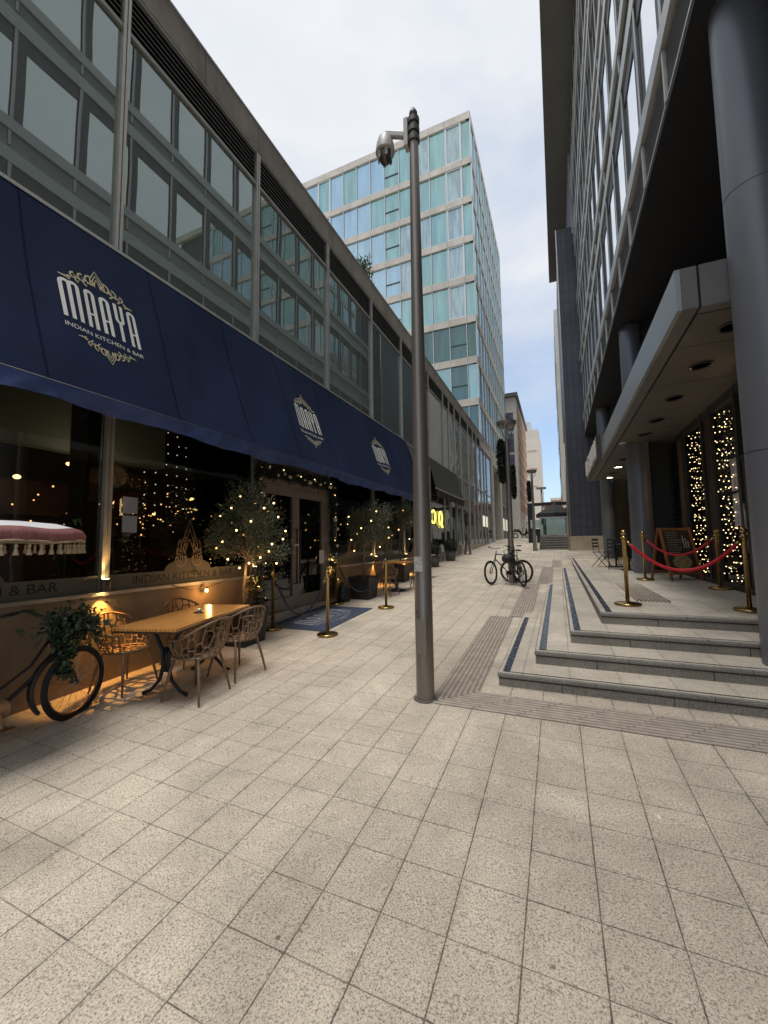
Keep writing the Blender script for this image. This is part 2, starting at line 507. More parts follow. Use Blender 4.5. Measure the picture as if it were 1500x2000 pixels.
rib_strip(-1.21, 7.0, 3.85, 4.25, 'x', cut='front')
rib_strip(-1.21, -0.81, 3.85, 7.66, 'y', cut='side')
rib_strip(-0.88, -0.51, 7.68, 11.80, 'y')
rib_strip(-0.575, -0.205, 11.82, 16.0, 'y')
rib_strip(-0.26, 0.07, 16.02, 18.7, 'y')

# ---------------------------------------------------------------- steps + terrace
STEPS = [(-0.65, 4.47, 0.36), (-0.30, 4.90, 0.51), (0.08, 5.38, 0.66), (0.46, 5.93, 0.81)]
TS = 0.012
def tz(k, y): return STEPS[k][2] + TS*(y - STEPS[k][1])
blue_m = M('blue_glass_mosaic', (0.03, 0.04, 0.065), 0.25, ns=24, amt=0.8, col2=(0.055, 0.068, 0.095))
grout_m = M('dark_joint', (0.05, 0.045, 0.04), 0.8)
for k, (x0, y0, z0) in enumerate(STEPS):
    # length along the street until the rising ground reaches the tread
    ye = (z0 - TS*y0)/(SL - TS) + 0.6
    xe = 9.0
    m = MB()
    e = 0.012
    # riser block
    def Z(y): return tz(k, y) - 0.05
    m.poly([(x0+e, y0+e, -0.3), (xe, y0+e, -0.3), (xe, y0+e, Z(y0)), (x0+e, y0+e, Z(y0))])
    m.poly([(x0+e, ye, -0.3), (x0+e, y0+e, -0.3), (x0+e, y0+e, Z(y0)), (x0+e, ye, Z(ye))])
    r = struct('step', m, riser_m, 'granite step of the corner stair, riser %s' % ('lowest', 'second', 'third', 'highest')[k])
    # tread slab with rounded nosing
    t = MB(); ns2 = MB(True)
    prof = [(0.012, -0.05), (0.002, -0.043), (0.0, -0.03), (0.003, -0.01), (0.014, 0.0)]
    for a, b_ in zip(prof, prof[1:]):
        ns2.poly([(x0+a[0], y0+a[0], tz(k,y0)+a[1]), (xe, y0+a[0], tz(k,y0)+a[1]), (xe, y0+b_[0], tz(k,y0)+b_[1]), (x0+b_[0], y0+b_[0], tz(k,y0)+b_[1])])
        ns2.poly([(x0+a[0], ye, tz(k,ye)+a[1]), (x0+a[0], y0+a[0], tz(k,y0)+a[1]), (x0+b_[0], y0+b_[0], tz(k,y0)+b_[1]), (x0+b_[0], ye, tz(k,ye)+b_[1])])
    c = 0.014
    t.poly([(x0+c, y0+c, tz(k,y0)), (xe, y0+c, tz(k,y0)), (xe, ye, tz(k,ye)), (x0+c, ye, tz(k,ye))])
    part('tread', t, tread_m, r)
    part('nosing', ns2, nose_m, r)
    # dark strip just behind the nosing, along the front
    d = MB()
    d.box(x0+0.010, xe, y0+0.010, y0+0.02, Z(y0)-0.012, Z(y0)-0.0005)
    d.box(x0+0.010, x0+0.02, y0+0.021, ye, Z(y0)-0.012, Z(y0)-0.0005)
    d.poly([(x0+0.05, y0+0.045, tz(k,y0)+.004), (xe, y0+0.045, tz(k,y0)+.004), (xe, y0+0.062, tz(k,y0)+.0042), (x0+0.05, y0+0.062, tz(k,y0)+.0042)])
    xq = x0 + 0.62
    while xq < 4:
        d.box(xq, xq+0.006, y0+0.004, y0+0.05, Z(y0)-0.2, Z(y0)-0.001)
        d.poly([(xq+.3, y0-0.0015, tz(k,y0)-0.045), (xq+.306, y0-0.0015, tz(k,y0)-0.045), (xq+.306, y0-0.0015, tz(k,y0)-.008), (xq+.3, y0-0.0015, tz(k,y0)-.008)])
        xq += 0.93 + 0.07*k
    part('joint_strip', d, grout_m, r)
    # blue glass mosaic band along the side edge
    ym = min(ye - 0.9, {0: 7.6, 1: 11.6, 2: 17.2, 3: 19.6}[k])
    xb0 = x0 + (0.055 if k < 3 else 0.075); xb1 = xb0 + 0.062
    bm_ = MB(); yy = y0 + 0.07
    while yy < ym:
        y2 = min(yy + 0.085, ym)
        for q in range(1):
            bm_.poly([(xb0, yy, tz(k,yy)+.004), (xb1, yy, tz(k,yy)+.004), (xb1, y2-.006, tz(k,y2)+.004), (xb0, y2-.006, tz(k,y2)+.004)])
        yy = y2
    part('mosaic_band', bm_, blue_m, r)
    dj = MB(); dj.poly([(xb0-.006, y0+.06, tz(k,y0+.06)+.002), (xb1+.006, y0+.06, tz(k,y0+.06)+.002), (xb1+.006, ym, tz(k,ym)+.002), (xb0-.006, ym, tz(k,ym)+.002)])
    part('band_joint', dj, grout_m, r)
# ribbed tactile patch on the terrace
pm = MB()
for q in range(9):
    x = 1.03 + q*0.05
    pm.box(x, x+0.022, 7.0, 9.6, tz(3,7)+0.001, tz(3,9.6)+0.006)
struct('tactile_patch', pm, tact_hi_m, 'ribbed tactile patch on the terrace')

# ---------------------------------------------------------------- glass
g_up = GLASS('upper_window_glass', (0.42, 0.46, 0.42), (0.74, 0.86, 0.83), None, wave=0.003, f0=0.21, wscale=0.6, veil=(0.19, 0.195, 0.165, 0.60))  # veil: dust plus painted haze that mutes reflections and lifts the interior tone
g_shop = GLASS('shop_glass', (0.62, 0.64, 0.60), (0.9, 0.9, 0.88), None, wave=0.0008, f0=0.02)
g_far = GLASS('grey_office_glass', (1, 1, 1), (0.75, 0.8, 0.8), (0.055, 0.058, 0.055), wave=0.02, f0=0.22, wscale=0.9, ns=1.2)
g_far2 = GLASS('dark_office_glass', (1, 1, 1), (0.7, 0.75, 0.78), (0.03, 0.032, 0.033), wave=0.02, f0=0.12, wscale=0.9)
g_teal = GLASS('teal_tower_glass', (1, 1, 1), (0.60, 0.84, 0.82), (0.15, 0.28, 0.26), wave=0.002, f0=0.42, ns=2.0)
g_blue = GLASS('blue_tower_glass', (1, 1, 1), (0.62, 0.82, 0.94), (0.17, 0.28, 0.32), wave=0.002, f0=0.55, ns=2.0)
g_tdark = GLASS('dark_tower_glass', (1, 1, 1), (0.55, 0.75, 0.72), (0.035, 0.07, 0.065), wave=0.004, f0=0.18, ns=3.0)
g_pale = GLASS('curtained_tower_glass', (1, 1, 1), (0.62, 0.78, 0.80), (0.30, 0.36, 0.36), wave=0.002, f0=0.40, ns=6.0)
g_white = GLASS('right_tower_glass', (1, 1, 1), (0.98, 0.99, 1.0), (0.12, 0.13, 0.14), wave=0.001, f0=0.85)
g_rdark = GLASS('right_dark_glass', (1, 1, 1), (0.6, 0.7, 0.75), (0.02, 0.024, 0.03), wave=0.01, f0=0.1)

# ================================================================ LEFT: low restaurant / office building
WX = -4.975
B = thing('restaurant_building', 'long two-storey building with dark glass bays, louvres and stained stone parapet behind the blue awning', 'building', (WX, 0, 0))
near = [3.09 + 2.545*k for k in range(-5, 6)]            # bay boundaries up to 15.82
far = [16.6, 19.05, 20.25, 21.5, 22.95, 25.1, 26.62, 27.95, 29.5, 30.9, 32.1, 34.6]
bounds = near + far
DOOR0, DOOR1 = near[6], near[7]                          # 5.635 .. 8.18

# stone plinth / rendered lower wall
w = MB()
w.box(WX-0.16, WX-0.002, -14, DOOR0-0.02, -1.0, 1.165)
w.box(WX-0.16, WX-0.002, DOOR1+0.06, 15.84, -0.5, 1.165)
part('lower_wall', w, render_m, B, True, label='tan rendered wall below the restaurant windows')
w = MB()
w.box(WX-0.16, WX-0.002, 15.85, 21.5, 0, 1.28)
w.box(WX-0.16, WX-0.004, 21.5, 34.6, 0, 1.62)
part('stone_base', w, pale_stone, B, True)
w = MB(); w.box(WX-0.05, WX+0.035, -14, DOOR0-0.02, 1.166, 1.206); w.box(WX-0.05, WX+0.035, DOOR1+0.06, 15.84, 1.166, 1.206)
part('window_sill', w, alu_m, B, True)
# parapet panels and cap
for a, b_ in zip(bounds, bounds[1:]):
    n = 2 if b_-a > 2 else 1
    for q in range(n):
        y0 = a + (b_-a)*q/n + 0.006; y1 = a + (b_-a)*(q+1)/n - 0.006
        part('parapet_panel', MB().box(WX-0.2, WX+0.02, y0, y1, 9.27, 9.80), concrete_m, B, True)
w = MB(); w.box(WX-0.3, WX+0.035, -14, 41.3, 9.802, 9.84)
part('parapet_cap', w, alu_d, B, True)
w = MB(); w.box(WX-12, WX-0.21, -14, 41.0, 9.3, 9.6)
part('flat_roof', w, louv_m, B, True)
w = MB(); w.box(WX-0.18, WX-0.03, -12.2, 34.6, 9.255, 9.79); w.box(WX-0.18, WX-0.085, -12.2, 34.6, 8.6, 9.25)
part('backing', w, void_m, B, True)
# louvres, bay by bay
for a, b_ in zip(bounds, bounds[1:]):
    w = MB(); y0, y1 = a + 0.05, b_ - 0.05
    ns_ = 7
    for k in range(ns_):
        z = 8.66 + k*0.088
        w.poly([(WX-0.01, y0, z), (WX-0.01, y1, z), (WX-0.075, y1, z+0.062), (WX-0.075, y0, z+0.062)])
        w.poly([(WX-0.01, y0, z-0.012), (WX-0.01, y1, z-0.012), (WX-0.01, y1, z), (WX-0.01, y0, z)])
    part('louvre_panel', w, louv_m, B, True)
w = MB(); w.box(WX-0.05, WX+0.012, -12.2, 34.6, 8.57, 8.625); w.box(WX-0.05, WX+0.012, -12.2, 34.6, 9.225, 9.265)
part('louvre_frame', w, alu_d, B, True)
w = MB(); w.box(WX-0.05, WX+0.012, -12.2, 34.6, 5.40, 5.47)
part('transom', w, alu_d, B, True)
# mullions + piers behind
for i, y in enumerate(bounds):
    zb = 1.21 if y < 15.9 else (1.285 if y < 21.6 else 1.625)
    zt = 9.225
    if abs(y-DOOR0) < .1 or abs(y-DOOR1) < .1: zb = 0.30
    wd = 0.045 if y < 16 else 0.03
    m_ = MB().box(WX-0.06, WX+0.03, y-wd, y-0.008, zb, zt)
    m_.box(WX-0.06, WX+0.03, y+0.008, y+wd, zb, zt).box(WX-0.05, WX+0.01, y-0.009, y+0.009, zb, zt)
    part('mullion', m_, alu_m, B, True)
    if y < 16.0:
        part('pier', MB().box(WX-0.42, WX-0.07, y-0.20, y-0.05, zb, 5.3), M('pier_brown', (0.075, 0.062, 0.05), 0.6, ns=3, amt=.2), B, True)
# panes
up_m = [g_up]*30
for i, (a, b_) in enumerate(zip(bounds, bounds[1:])):
    fb = a > 15.5
    m_ = g_up if not fb else (g_far if i in (11, 12, 13, 14, 15, 16) else g_far2)
    o = part('upper_window', MB().box(WX-0.045, WX-0.03, a+0.046, b_-0.046, 5.475, 8.566), m_, B, True)
    if not fb:
        if abs(a-DOOR0) < .1: continue
        part('shop_window', MB().box(WX-0.04, WX-0.03, a+0.046, b_-0.046, 1.21, 3.62), g_shop, B, True)
    else:
        zb = 1.285 if a < 21.4 else 1.625
        part('lower_window', MB().box(WX-0.045, WX-0.03, a+0.031, b_-0.031, zb, 5.395), g_far2 if (i % 3) else g_far, B, True)
for y0, y1 in ((29.6, 30.8), (31.0, 32.0), (42.0, 43.3), (44.0, 45.6)):
    part('lit_panel', MB().box(WX-0.024, WX-0.020, y0, y1, 2.9, 3.7 if y0 < 40 else 4.1), EM('shop_light', (1.0, 0.93, 0.75) if y0 < 40 else (0.85, 0.95, 1.0), 0.42), B, True)
w = MB(); w.box(WX-0.12, WX-0.025, -12.2, 15.80, 3.625, 5.395)
part('spandrel', w, louv_m, B, True)
# interior seen through the glass
olive_m = M('interior_olive', (0.085, 0.08, 0.055), 0.8)
w = MB(); w.box(-13.0, -12.9, -14, 15.8, 0, 9.2); w.box(-13, WX-0.2, -14.1, -14, 0, 9.2); w.box(-13, WX-0.2, 15.85, 15.95, 0, 9.2)
w.box(-13, WX-0.13, -14, 15.8, 5.20, 5.395); w.box(-13, WX-0.2, -14, 15.8, 8.6, 8.8)
w.box(-13, WX-0.17, -14, 15.8, 0.0, 0.455)
part('interior_walls', w, M('interior_dark', (0.05, 0.045, 0.04), 0.8, ns=1.0, amt=.4), B, True)
w = MB(); w.box(-5.95, -5.75, -12, 4.45, 2.98, 5.19); w.box(-5.95, -5.75, 8.9, 10.2, 2.9, 5.19)
part('bulkhead', w, M('bulkhead_cream', (0.62, 0.58, 0.44), 0.8), B, True)
for y in (1.0, 3.2):  # added fill lights without a fixture, to brighten the bulkhead
    ld = bpy.data.lights.new('bulkhead_fill_light', 'POINT'); ld.energy = 1.6; ld.color = (1, .9, .7); ld.shadow_soft_size = .15
    o = bpy.data.objects.new('bulkhead_fill_light', ld); COL.objects.link(o); o.location = (-5.35, y, 2.7)
w = MB()
for y in near[3:11]:
    w.box(-6.6, -6.3, y-0.2, y+0.2, 5.4, 8.6)
w.box(-12.9, -7.9, -12, 15.8, 5.4, 6.5)
for y in range(-10, 16, 2):
    w.box(-9.2, -9.1, y-.05, y+.05, 6.5, 8.6)
part('interior_partition', w, M('partition_grey', (0.22, 0.23, 0.20), 0.8), B, True)
# far end stone portal
w = MB()
w.box(WX-0.6, WX+0.06, 34.62, 35.6, 1.0, 9.26); w.box(WX-0.6, WX+0.06, 40.0, 41.2, 1.0, 9.26)
w.box(WX-0.6, WX+0.06, 35.6, 40.0, 8.45, 9.26); w.box(WX-0.2, WX+0.02, 34.62, 41.2, 9.27, 9.80)
part('portal_frame', w, pale_stone, B, True)
w = MB(); w.box(WX-2.2, WX-0.61, 39.8, 41.2, 1.0, 9.2); w.box(WX-2.2, WX-2.1, 34.6, 39.8, 1.0, 9.2)
part('portal_recess', w, M('recess_brown', (0.30, 0.235, 0.17), 0.8), B, True)

# double entrance door
D = part('door_frame', MB().box(WX-0.09, WX+0.02, DOOR0+0.05, DOOR0+0.17, 0.44, 3.02)
         .box(WX-0.09, WX+0.02, DOOR1-0.17, DOOR1-0.05, 0.44, 3.02).box(WX-0.09, WX+0.02, DOOR0+0.17, DOOR1-0.17, 2.90, 3.02)
         .box(WX-0.10, WX-0.02, DOOR0+0.05, DOOR1-0.05, 3.03, 3.62),
         M('door_brown_grey', (0.27, 0.22, 0.19), 0.45, 0.3, ns=4, amt=.15), B, True)
dm_ = MATS['door_brown_grey']
dc = (DOOR0+DOOR1)/2 + 0.0
for s in (0, 1):
    y0, y1 = (DOOR0+0.175, dc-0.006) if s == 0 else (dc+0.006, DOOR1-0.175)
    lf = MB().box(WX-0.07, WX+0.005, y0, y0+0.10, 0.47, 2.89).box(WX-0.07, WX+0.005, y1-0.10, y1, 0.47, 2.89)
    lf.box(WX-0.07, WX+0.005, y0+0.10, y1-0.10, 2.72, 2.89).box(WX-0.07, WX+0.005, y0+0.10, y1-0.10, 0.47, 0.70)
    d_ = part('door_leaf', lf, dm_, B, True)
    part('door_pane', MB().box(WX-0.04, WX-0.03, y0+0.10, y1-0.10, 0.70, 2.72), g_shop, d_, True)
    hy = y1-0.05 if s == 0 else y0+0.05
    h = MB(True).tube([(WX+0.01, hy, 2.05), (WX+0.07, hy, 2.05), (WX+0.07, hy, 0.95), (WX+0.01, hy, 0.95)], 0.014, 8)
    part('door_handle', h, black_m, d_, True)
    sg = MB().box(WX+0.006, WX+0.009, y1-0.22 if s else y0+0.02, (y1-0.02) if s else y0+0.03, 1.3, 1.6)
    if s: part('door_notice', sg, M('paper_white', (0.62, 0.6, 0.56), 0.8), d_, True)
part('threshold', MB().box(WX-0.6, WX+0.16, DOOR0+0.0, DOOR1+0.05, -0.2, 0.448), pale_stone, B, True)

# ================================================================ text + emblem helpers
def text_mesh(s, size):
    """polygons of a line of text, in 2D, left aligned at x=0, baseline y=0"""
    cu = bpy.data.curves.new('lettering', 'FONT'); cu.body = s; cu.size = size
    o = bpy.data.objects.new('lettering', cu); COL.objects.link(o)
    dg = bpy.context.evaluated_depsgraph_get()
    me = bpy.data.meshes.new_from_object(o.evaluated_get(dg))
    vs = [(v.co.x, v.co.y) for v in me.vertices]; fs = [tuple(p.vertices) for p in me.polygons]
    bpy.data.objects.remove(o, do_unlink=True); bpy.data.curves.remove(cu); bpy.data.meshes.remove(me)
    wd = max(v[0] for v in vs)
    return vs, fs, wd
def map_text(s, wd_target, h_scale, P, mb, off=(0, 0)):
    vs, fs, wd = text_mesh(s, 1.0)
    k = wd_target/wd; n = len(mb.v)
    for a, b_ in vs: mb.v.append(tuple(P(off[0] + a*k, off[1] + b_*h_scale)))
    for f in fs: mb.f.append(tuple(n+i for i in f))
def ribbon(pts, wdt, P, mb):
    """flat stroke in 2D mapped by P"""
    q = [Vector((p[0], p[1])) for p in pts]; L_, R_ = [], []
    for i, p in enumerate(q):
        a = q[max(0, i-1)]; b_ = q[min(len(q)-1, i+1)]; d = (b_-a)
        d = d.normalized() if d.length else Vector((1, 0)); nn = Vector((-d.y, d.x))
        ww = wdt if not isinstance(wdt, (list, tuple)) else wdt[i]
        L_.append(p + nn*ww/2); R_.append(p - nn*ww/2)
    for i in range(len(q)-1):
        mb.poly([P(*R_[i]), P(*R_[i+1]), P(*L_[i+1]), P(*L_[i])])
def arc(cx, cy, rx, ry, a0, a1, n=10):
    return [(cx + rx*math.cos(R(a0+(a1-a0)*i/n)), cy + ry*math.sin(R(a0+(a1-a0)*i/n))) for i in range(n+1)]
def maaya(P, w, h, mb, x0=0, y0=0):
    """tall rounded capitals MAAYA in a box w x h"""
    cw = w/5.75; st = cw*0.27
    def T(pts): return [(x0 + a, y0 + b_) for a, b_ in pts]
    x = 0
    mw = cw*1.35; lw = cw*0.78; gap = (w - mw - 4*lw)/4
    r_ = (mw-st)/4
    ribbon(T([(st/2, 0), (st/2, h-r_-st/2)] + arc(st/2+r_, h-r_-st/2, r_, r_, 180, 0) + [(st/2+2*r_, 0)]), st, P, mb)
    ribbon(T([(st/2+2*r_, h-r_-st/2)] + arc(st/2+3*r_, h-r_-st/2, r_, r_, 180, 0) + [(st/2+4*r_, 0)]), st, P, mb)
    x = mw + gap
    def A(x):
        r2 = (lw-st)/2
        ribbon(T([(x+st/2, 0), (x+st/2, h-r2-st/2)] + arc(x+st/2+r2, h-r2-st/2, r2, r2, 180, 0) + [(x+lw-st/2, 0)]), st, P, mb)
        ribbon(T([(x+st, h*0.36), (x+lw-st, h*0.36)]), st*0.6, P, mb)
    A(x); x += lw + gap; A(x); x += lw + gap
    r2 = (lw-st)/2
    ribbon(T([(x+st/2, h), (x+st/2, h*0.58)] + arc(x+st/2+r2, h*0.58, r2, r2*1.1, 180, 360) + [(x+lw-st/2, h)]), st, P, mb)
    ribbon(T([(x+lw/2, h*0.52), (x+lw/2, 0)]), st, P, mb)
    x += lw + gap; A(x)
def scroll(P, mb, w, hgt, cy, flip=1):
    """band of leafy scrollwork with a pointed finial in the middle"""
    def spiral(cx, cy_, r, t0, turns, sgn, wd_):
        pts = []; ws = []
        for i in range(19):
            t = i/18; rr = r*(1-0.85*t)
            a = R(t0) + sgn*turns*2*PI*t
            pts.append((cx + rr*math.cos(a), cy_ + rr*math.sin(a)*flip)); ws.append(wd_*(1-0.6*t))
        ribbon(pts, ws, P, mb)
    for s in (-1, 1):
        for i, fx in enumerate((0.09, 0.2, 0.31)):
            rr = hgt*(0.30 - 0.055*i)
            yy = cy + flip*hgt*(0.30 - 0.1*i)
            spiral(s*w*fx, yy, rr, 90 if s > 0 else 90, 1.1, -s, hgt*0.10)
            spiral(s*w*(fx+0.06), yy - flip*hgt*0.22, rr*0.7, 270, 0.9, s, hgt*0.09)
        # outer tapered leaf
        ribbon([(s*w*0.36, cy - flip*hgt*0.12), (s*w*0.42, cy - flip*hgt*0.16), (s*w*0.5, cy - flip*hgt*0.12)], [hgt*0.03, hgt*0.12, hgt*0.05], P, mb)
    for k in range(3):
        hh = hgt*(1.0 - 0.25*k); ww = hgt*(0.34 - 0.1*k)
        ribbon([(-ww, cy + flip*hgt*0.1), (-ww*0.9, cy + flip*(hgt*0.1 + hh*0.4)), (0, cy + flip*(hgt*0.12 + hh)), (ww*0.9, cy + flip*(hgt*0.1 + hh*0.4)), (ww, cy + flip*hgt*0.1)], hgt*0.07, P, mb)
def emblem(P, w, h, parent, white, gold):
    """full emblem centred on 0,0 in a w x h frame"""
    a = MB(); b_ = MB()
    maaya(P, w*0.96, h*0.42, a, -w*0.48, -h*0.15)
    map_text('INDIAN KITCHEN & BAR', w*0.98, w*0.085, P, a, (-w*0.49, -h*0.25))
    scroll(P, b_, w*0.92, h*0.19, h*0.335, 1)
    b3 = MB(); scroll(P, b3, w*0.72, h*0.14, -h*0.33, -1)
    part('lower_ornament', b3, gold, parent, True)
    part('emblem_lettering', a, white, parent, True)
    part('emblem_ornament', b_, gold, parent, True)

# ================================================================ blue awning
AX0, AZ0, AX1, AZ1 = -4.93, 5.44, -4.20, 3.27
AY0, AY1 = -1.6, 13.5
awl = math.hypot(AX1-AX0, AZ1-AZ0)
aw_d = Vector(((AX1-AX0)/awl, 0, (AZ1-AZ0)/awl))
aw_n = Vector((-aw_d.z, 0, aw_d.x))
def sag(y, s):
    """cloth waviness, calm where it is stretched"""
    t = s/awl
    return 0.034*math.sin(PI*t)*math.sin(y*2.1+1.0+1.2*t) + (0.012+0.014*max(0, min(1, (y-4)/6)))*math.sin(PI*t)*math.sin(y*5.3+2.5*t) + 0.024*t*(1-t)*math.sin(y*13+4*t) \
        + (0.014*math.sin(y*11.0 - 3*t)*math.sin(PI*t) if y > 11.0 else 0) - 0.03*math.sin(PI*t)
def AP(y, s, off=0.0):
    p = Vector((AX0, y, AZ0)) + aw_d*s + aw_n*(sag(y, s) + off)
    return p
navy = M('navy_canvas', (0.0105, 0.0195, 0.056), 0.85, spec=0.15, ns=1.5, amt=0.22, bump=(160, 0.25, 0.002))
navy_u = M('navy_valance', (0.038, 0.066, 0.20), 0.65, ns=3.0, amt=0.35, bump=(60, 0.5, 0.004))
white_p = M('cream_print', (0.72, 0.71, 0.66), 0.7)
gold_p = M('pale_gold_print', (0.48, 0.43, 0.27), 0.7)
AW = thing('blue_awning', 'long navy blue canvas awning printed three times with a white and gold restaurant emblem', 'awning', (AX0, 6.0, 3.2))
cb = MB(True).grid(lambda u, v: AP(AY0 + (AY1-AY0)*u, awl*v), 420, 16, True)
part('canopy', cb, navy, AW, True)
for yy in (-0.4, 0.9, 2.05, 3.45, 4.75, 6.0, 7.4, 8.7, 9.8, 11.15, 12.3):
    sm_ = MB()
    for k in range(24):
        a, b_ = awl*k/24, awl*(k+1)/24
        sm_.poly([AP(yy-.011, a, .003), AP(yy+.011, a, .003), AP(yy+.011, b_, .003), AP(yy-.011, b_, .003)])
    part('canvas_seam', sm_, M('navy_seam', (0.005, 0.011, 0.036), 0.9, spec=0.1), AW, True)
vb = MB(True)
def VP(u, v):
    y = AY0 + (AY1-AY0)*u
    h = 0.165 + 0.02*math.sin(y*1.7) + 0.015*math.sin(y*4.9+1)
    k = math.sin(y*7.1)*0.5 + math.sin(y*3.3+2)*0.5 + 0.5*math.sin(y*17.0 + v*3)
    return (AX1 + 0.006 - v*0.035*(1+0.7*math.sin(y*2.7)) + v*0.022*k, y, AZ1 - 0.005 - v*h)
vb.grid(VP, 420, 5, True)
part('valance', vb, navy_u, AW, True)
part('front_bar', MB(True).tube([(AX1-0.012, AY0, AZ1-0.002), (AX1-0.012, AY1, AZ1-0.002)], 0.017, 10), M('bar_navy', (0.008, 0.010, 0.022), 0.5), AW, True)
part('top_rail', MB().box(AX0-0.04, AX0+0.012, AY0, AY1, AZ0-0.01, AZ0+0.03), alu_m, AW, True)
tri = MB(); tri.poly([(AX0, AY1-0.002, AZ0), (AX1, AY1-0.002, AZ1), (AX0, AY1-0.002, AZ1)])
part('side_cloth', tri, navy, AW, True)
for y in near[4:11]:
    a_ = MB(True).tube([(WX+0.03, y-0.02, 3.55), (AX1-0.03, y-0.02, AZ1+0.02)], 0.018, 8)
    part('support_arm', a_, black_m, AW, True)
for cy, cs in ((2.70, 1.25), (6.72, 1.30), (10.44, 1.28)):
    # emblem plane: +a runs along +Y, +b runs up the slope
    EP = lambda a, b_, cy=cy, cs=cs: AP(cy + a, cs - b_, 0.006)
    emblem(EP, 0.86, 1.20, AW, white_p, gold_p)

# frosted band with lettering on the shop windows
frost = M('frosted_film', (0.115, 0.105, 0.08), 0.6)
ftext = M('cut_out_letter', (0.012, 0.012, 0.012), 0.6)
for i in range(3, 10):
    a, b_ = near[i], near[i+1]
    if abs(a-DOOR0) < .1: continue
    band = MB(); y0, y1 = a+0.05, b_-0.05
    band.poly([(WX-0.026, y0, 1.207), (WX-0.026, y1, 1.207), (WX-0.026, y1, 1.40), (WX-0.026, y0, 1.40)])
    cy = (a+b_)/2 - 0.05
    # dome with a crown ornament
    pts = [(WX-0.026, cy + 0.40*math.cos(R(t)), 1.40 + 0.16*math.sin(R(t))) for t in range(0, 181, 12)]
    band.poly(pts)
    fb_ = part('frosted_band', band, frost, B, True)
    tx = MB(); map_text('INDIAN KITCHEN & BAR', 1.72, 0.145, lambda p, q, cy=cy: (WX-0.0235, cy-0.86+p, 1.265+q), tx)
    part('window_lettering', tx, ftext, fb_, True)
    orn = MB()
    OP = lambda p, q, cy=cy: (WX-0.0225, cy+p, 1.46+q)
    for s in (-1, 1):
        ribbon(arc(s*0.14, 0.08, 0.09, 0.09, 90, 90+s*400, 20), 0.022, OP, orn)
        ribbon(arc(s*0.13, 0.28, 0.07, 0.09, 0, 360, 16), 0.022, OP, orn)
        ribbon(arc(s*0.06, 0.20, 0.15, 0.20, 90 if s > 0 else 90, 90 - s*150, 12), 0.02, OP, orn)
    for k in range(3):
        hh = 0.56 - 0.14*k; ww = 0.15 - 0.035*k
        ribbon([(-ww, 0.10), (-ww*0.95, 0.10+hh*0.35), (0, 0.10+hh), (ww*0.95, 0.10+hh*0.35), (ww, 0.10)], 0.020, OP, orn)
    part('window_ornament', orn, M('ornament_gold', (0.24, 0.17, 0.10), 0.5, 0.2), fb_, True)
# menu posters
for y0 in (3.30, 8.42):
    pz = MB().box(WX-0.024, WX-0.018, y0, y0+0.19, 1.92, 2.13).box(WX-0.024, WX-0.018, y0, y0+0.19, 2.16, 2.37)
    part('menu_poster', pz, M('poster_grey', (0.26, 0.28, 0.32), 0.6), B, True)

# ================================================================ glass tower behind the low building
T = thing('glass_tower', 'tall teal and blue glass apartment tower rising behind the low building', 'building', (-5.0, 29.8, 0))
TX, TY = -4.99, 29.8
bz = [8.8] + [12.05 + 3.26*k for k in range(7)]
band_m = M('tower_band_stone', (0.56, 0.50, 0.43), 0.8, ns=0.8, amt=0.22, bump=(20, 0.2, 0.006))
for z in bz + [35.42]:
    h = 0.54 if z < 35 else 0.62
    bxs = [-4.99, -5.73] + [-7.05 - 1.345*k for k in range(0, 14)]
    m_ = MB()
    for a, b_ in zip(bxs, bxs[1:]):
        m_.box(b_+0.008, a-0.008, TY-0.02, TY+0.3, z, z+h)
    m_.box(-24, TX-0.1, TY+0.31, 47.6, z+0.05, z+h-0.05)
    yb = TY+0.02
    while yb < 47.5:
        m_.box(TX-0.3, TX+0.03, yb+0.008, min(yb+1.48, 47.6)-0.008, z, z+h); yb += 1.48
    part('floor_band', m_, band_m, T, True)
core = MB().box(-24, TX-0.32, TY+0.30, 47.4, 9.0, 35.5)
part('core', core, M('tower_inside', (0.05, 0.07, 0.068), 0.9), T, True)
white_fr = M('white_window_frame', (0.62, 0.64, 0.64), 0.5)
bxs = [-4.99, -5.73] + [-7.05 - 1.345*k for k in range(0, 11)]
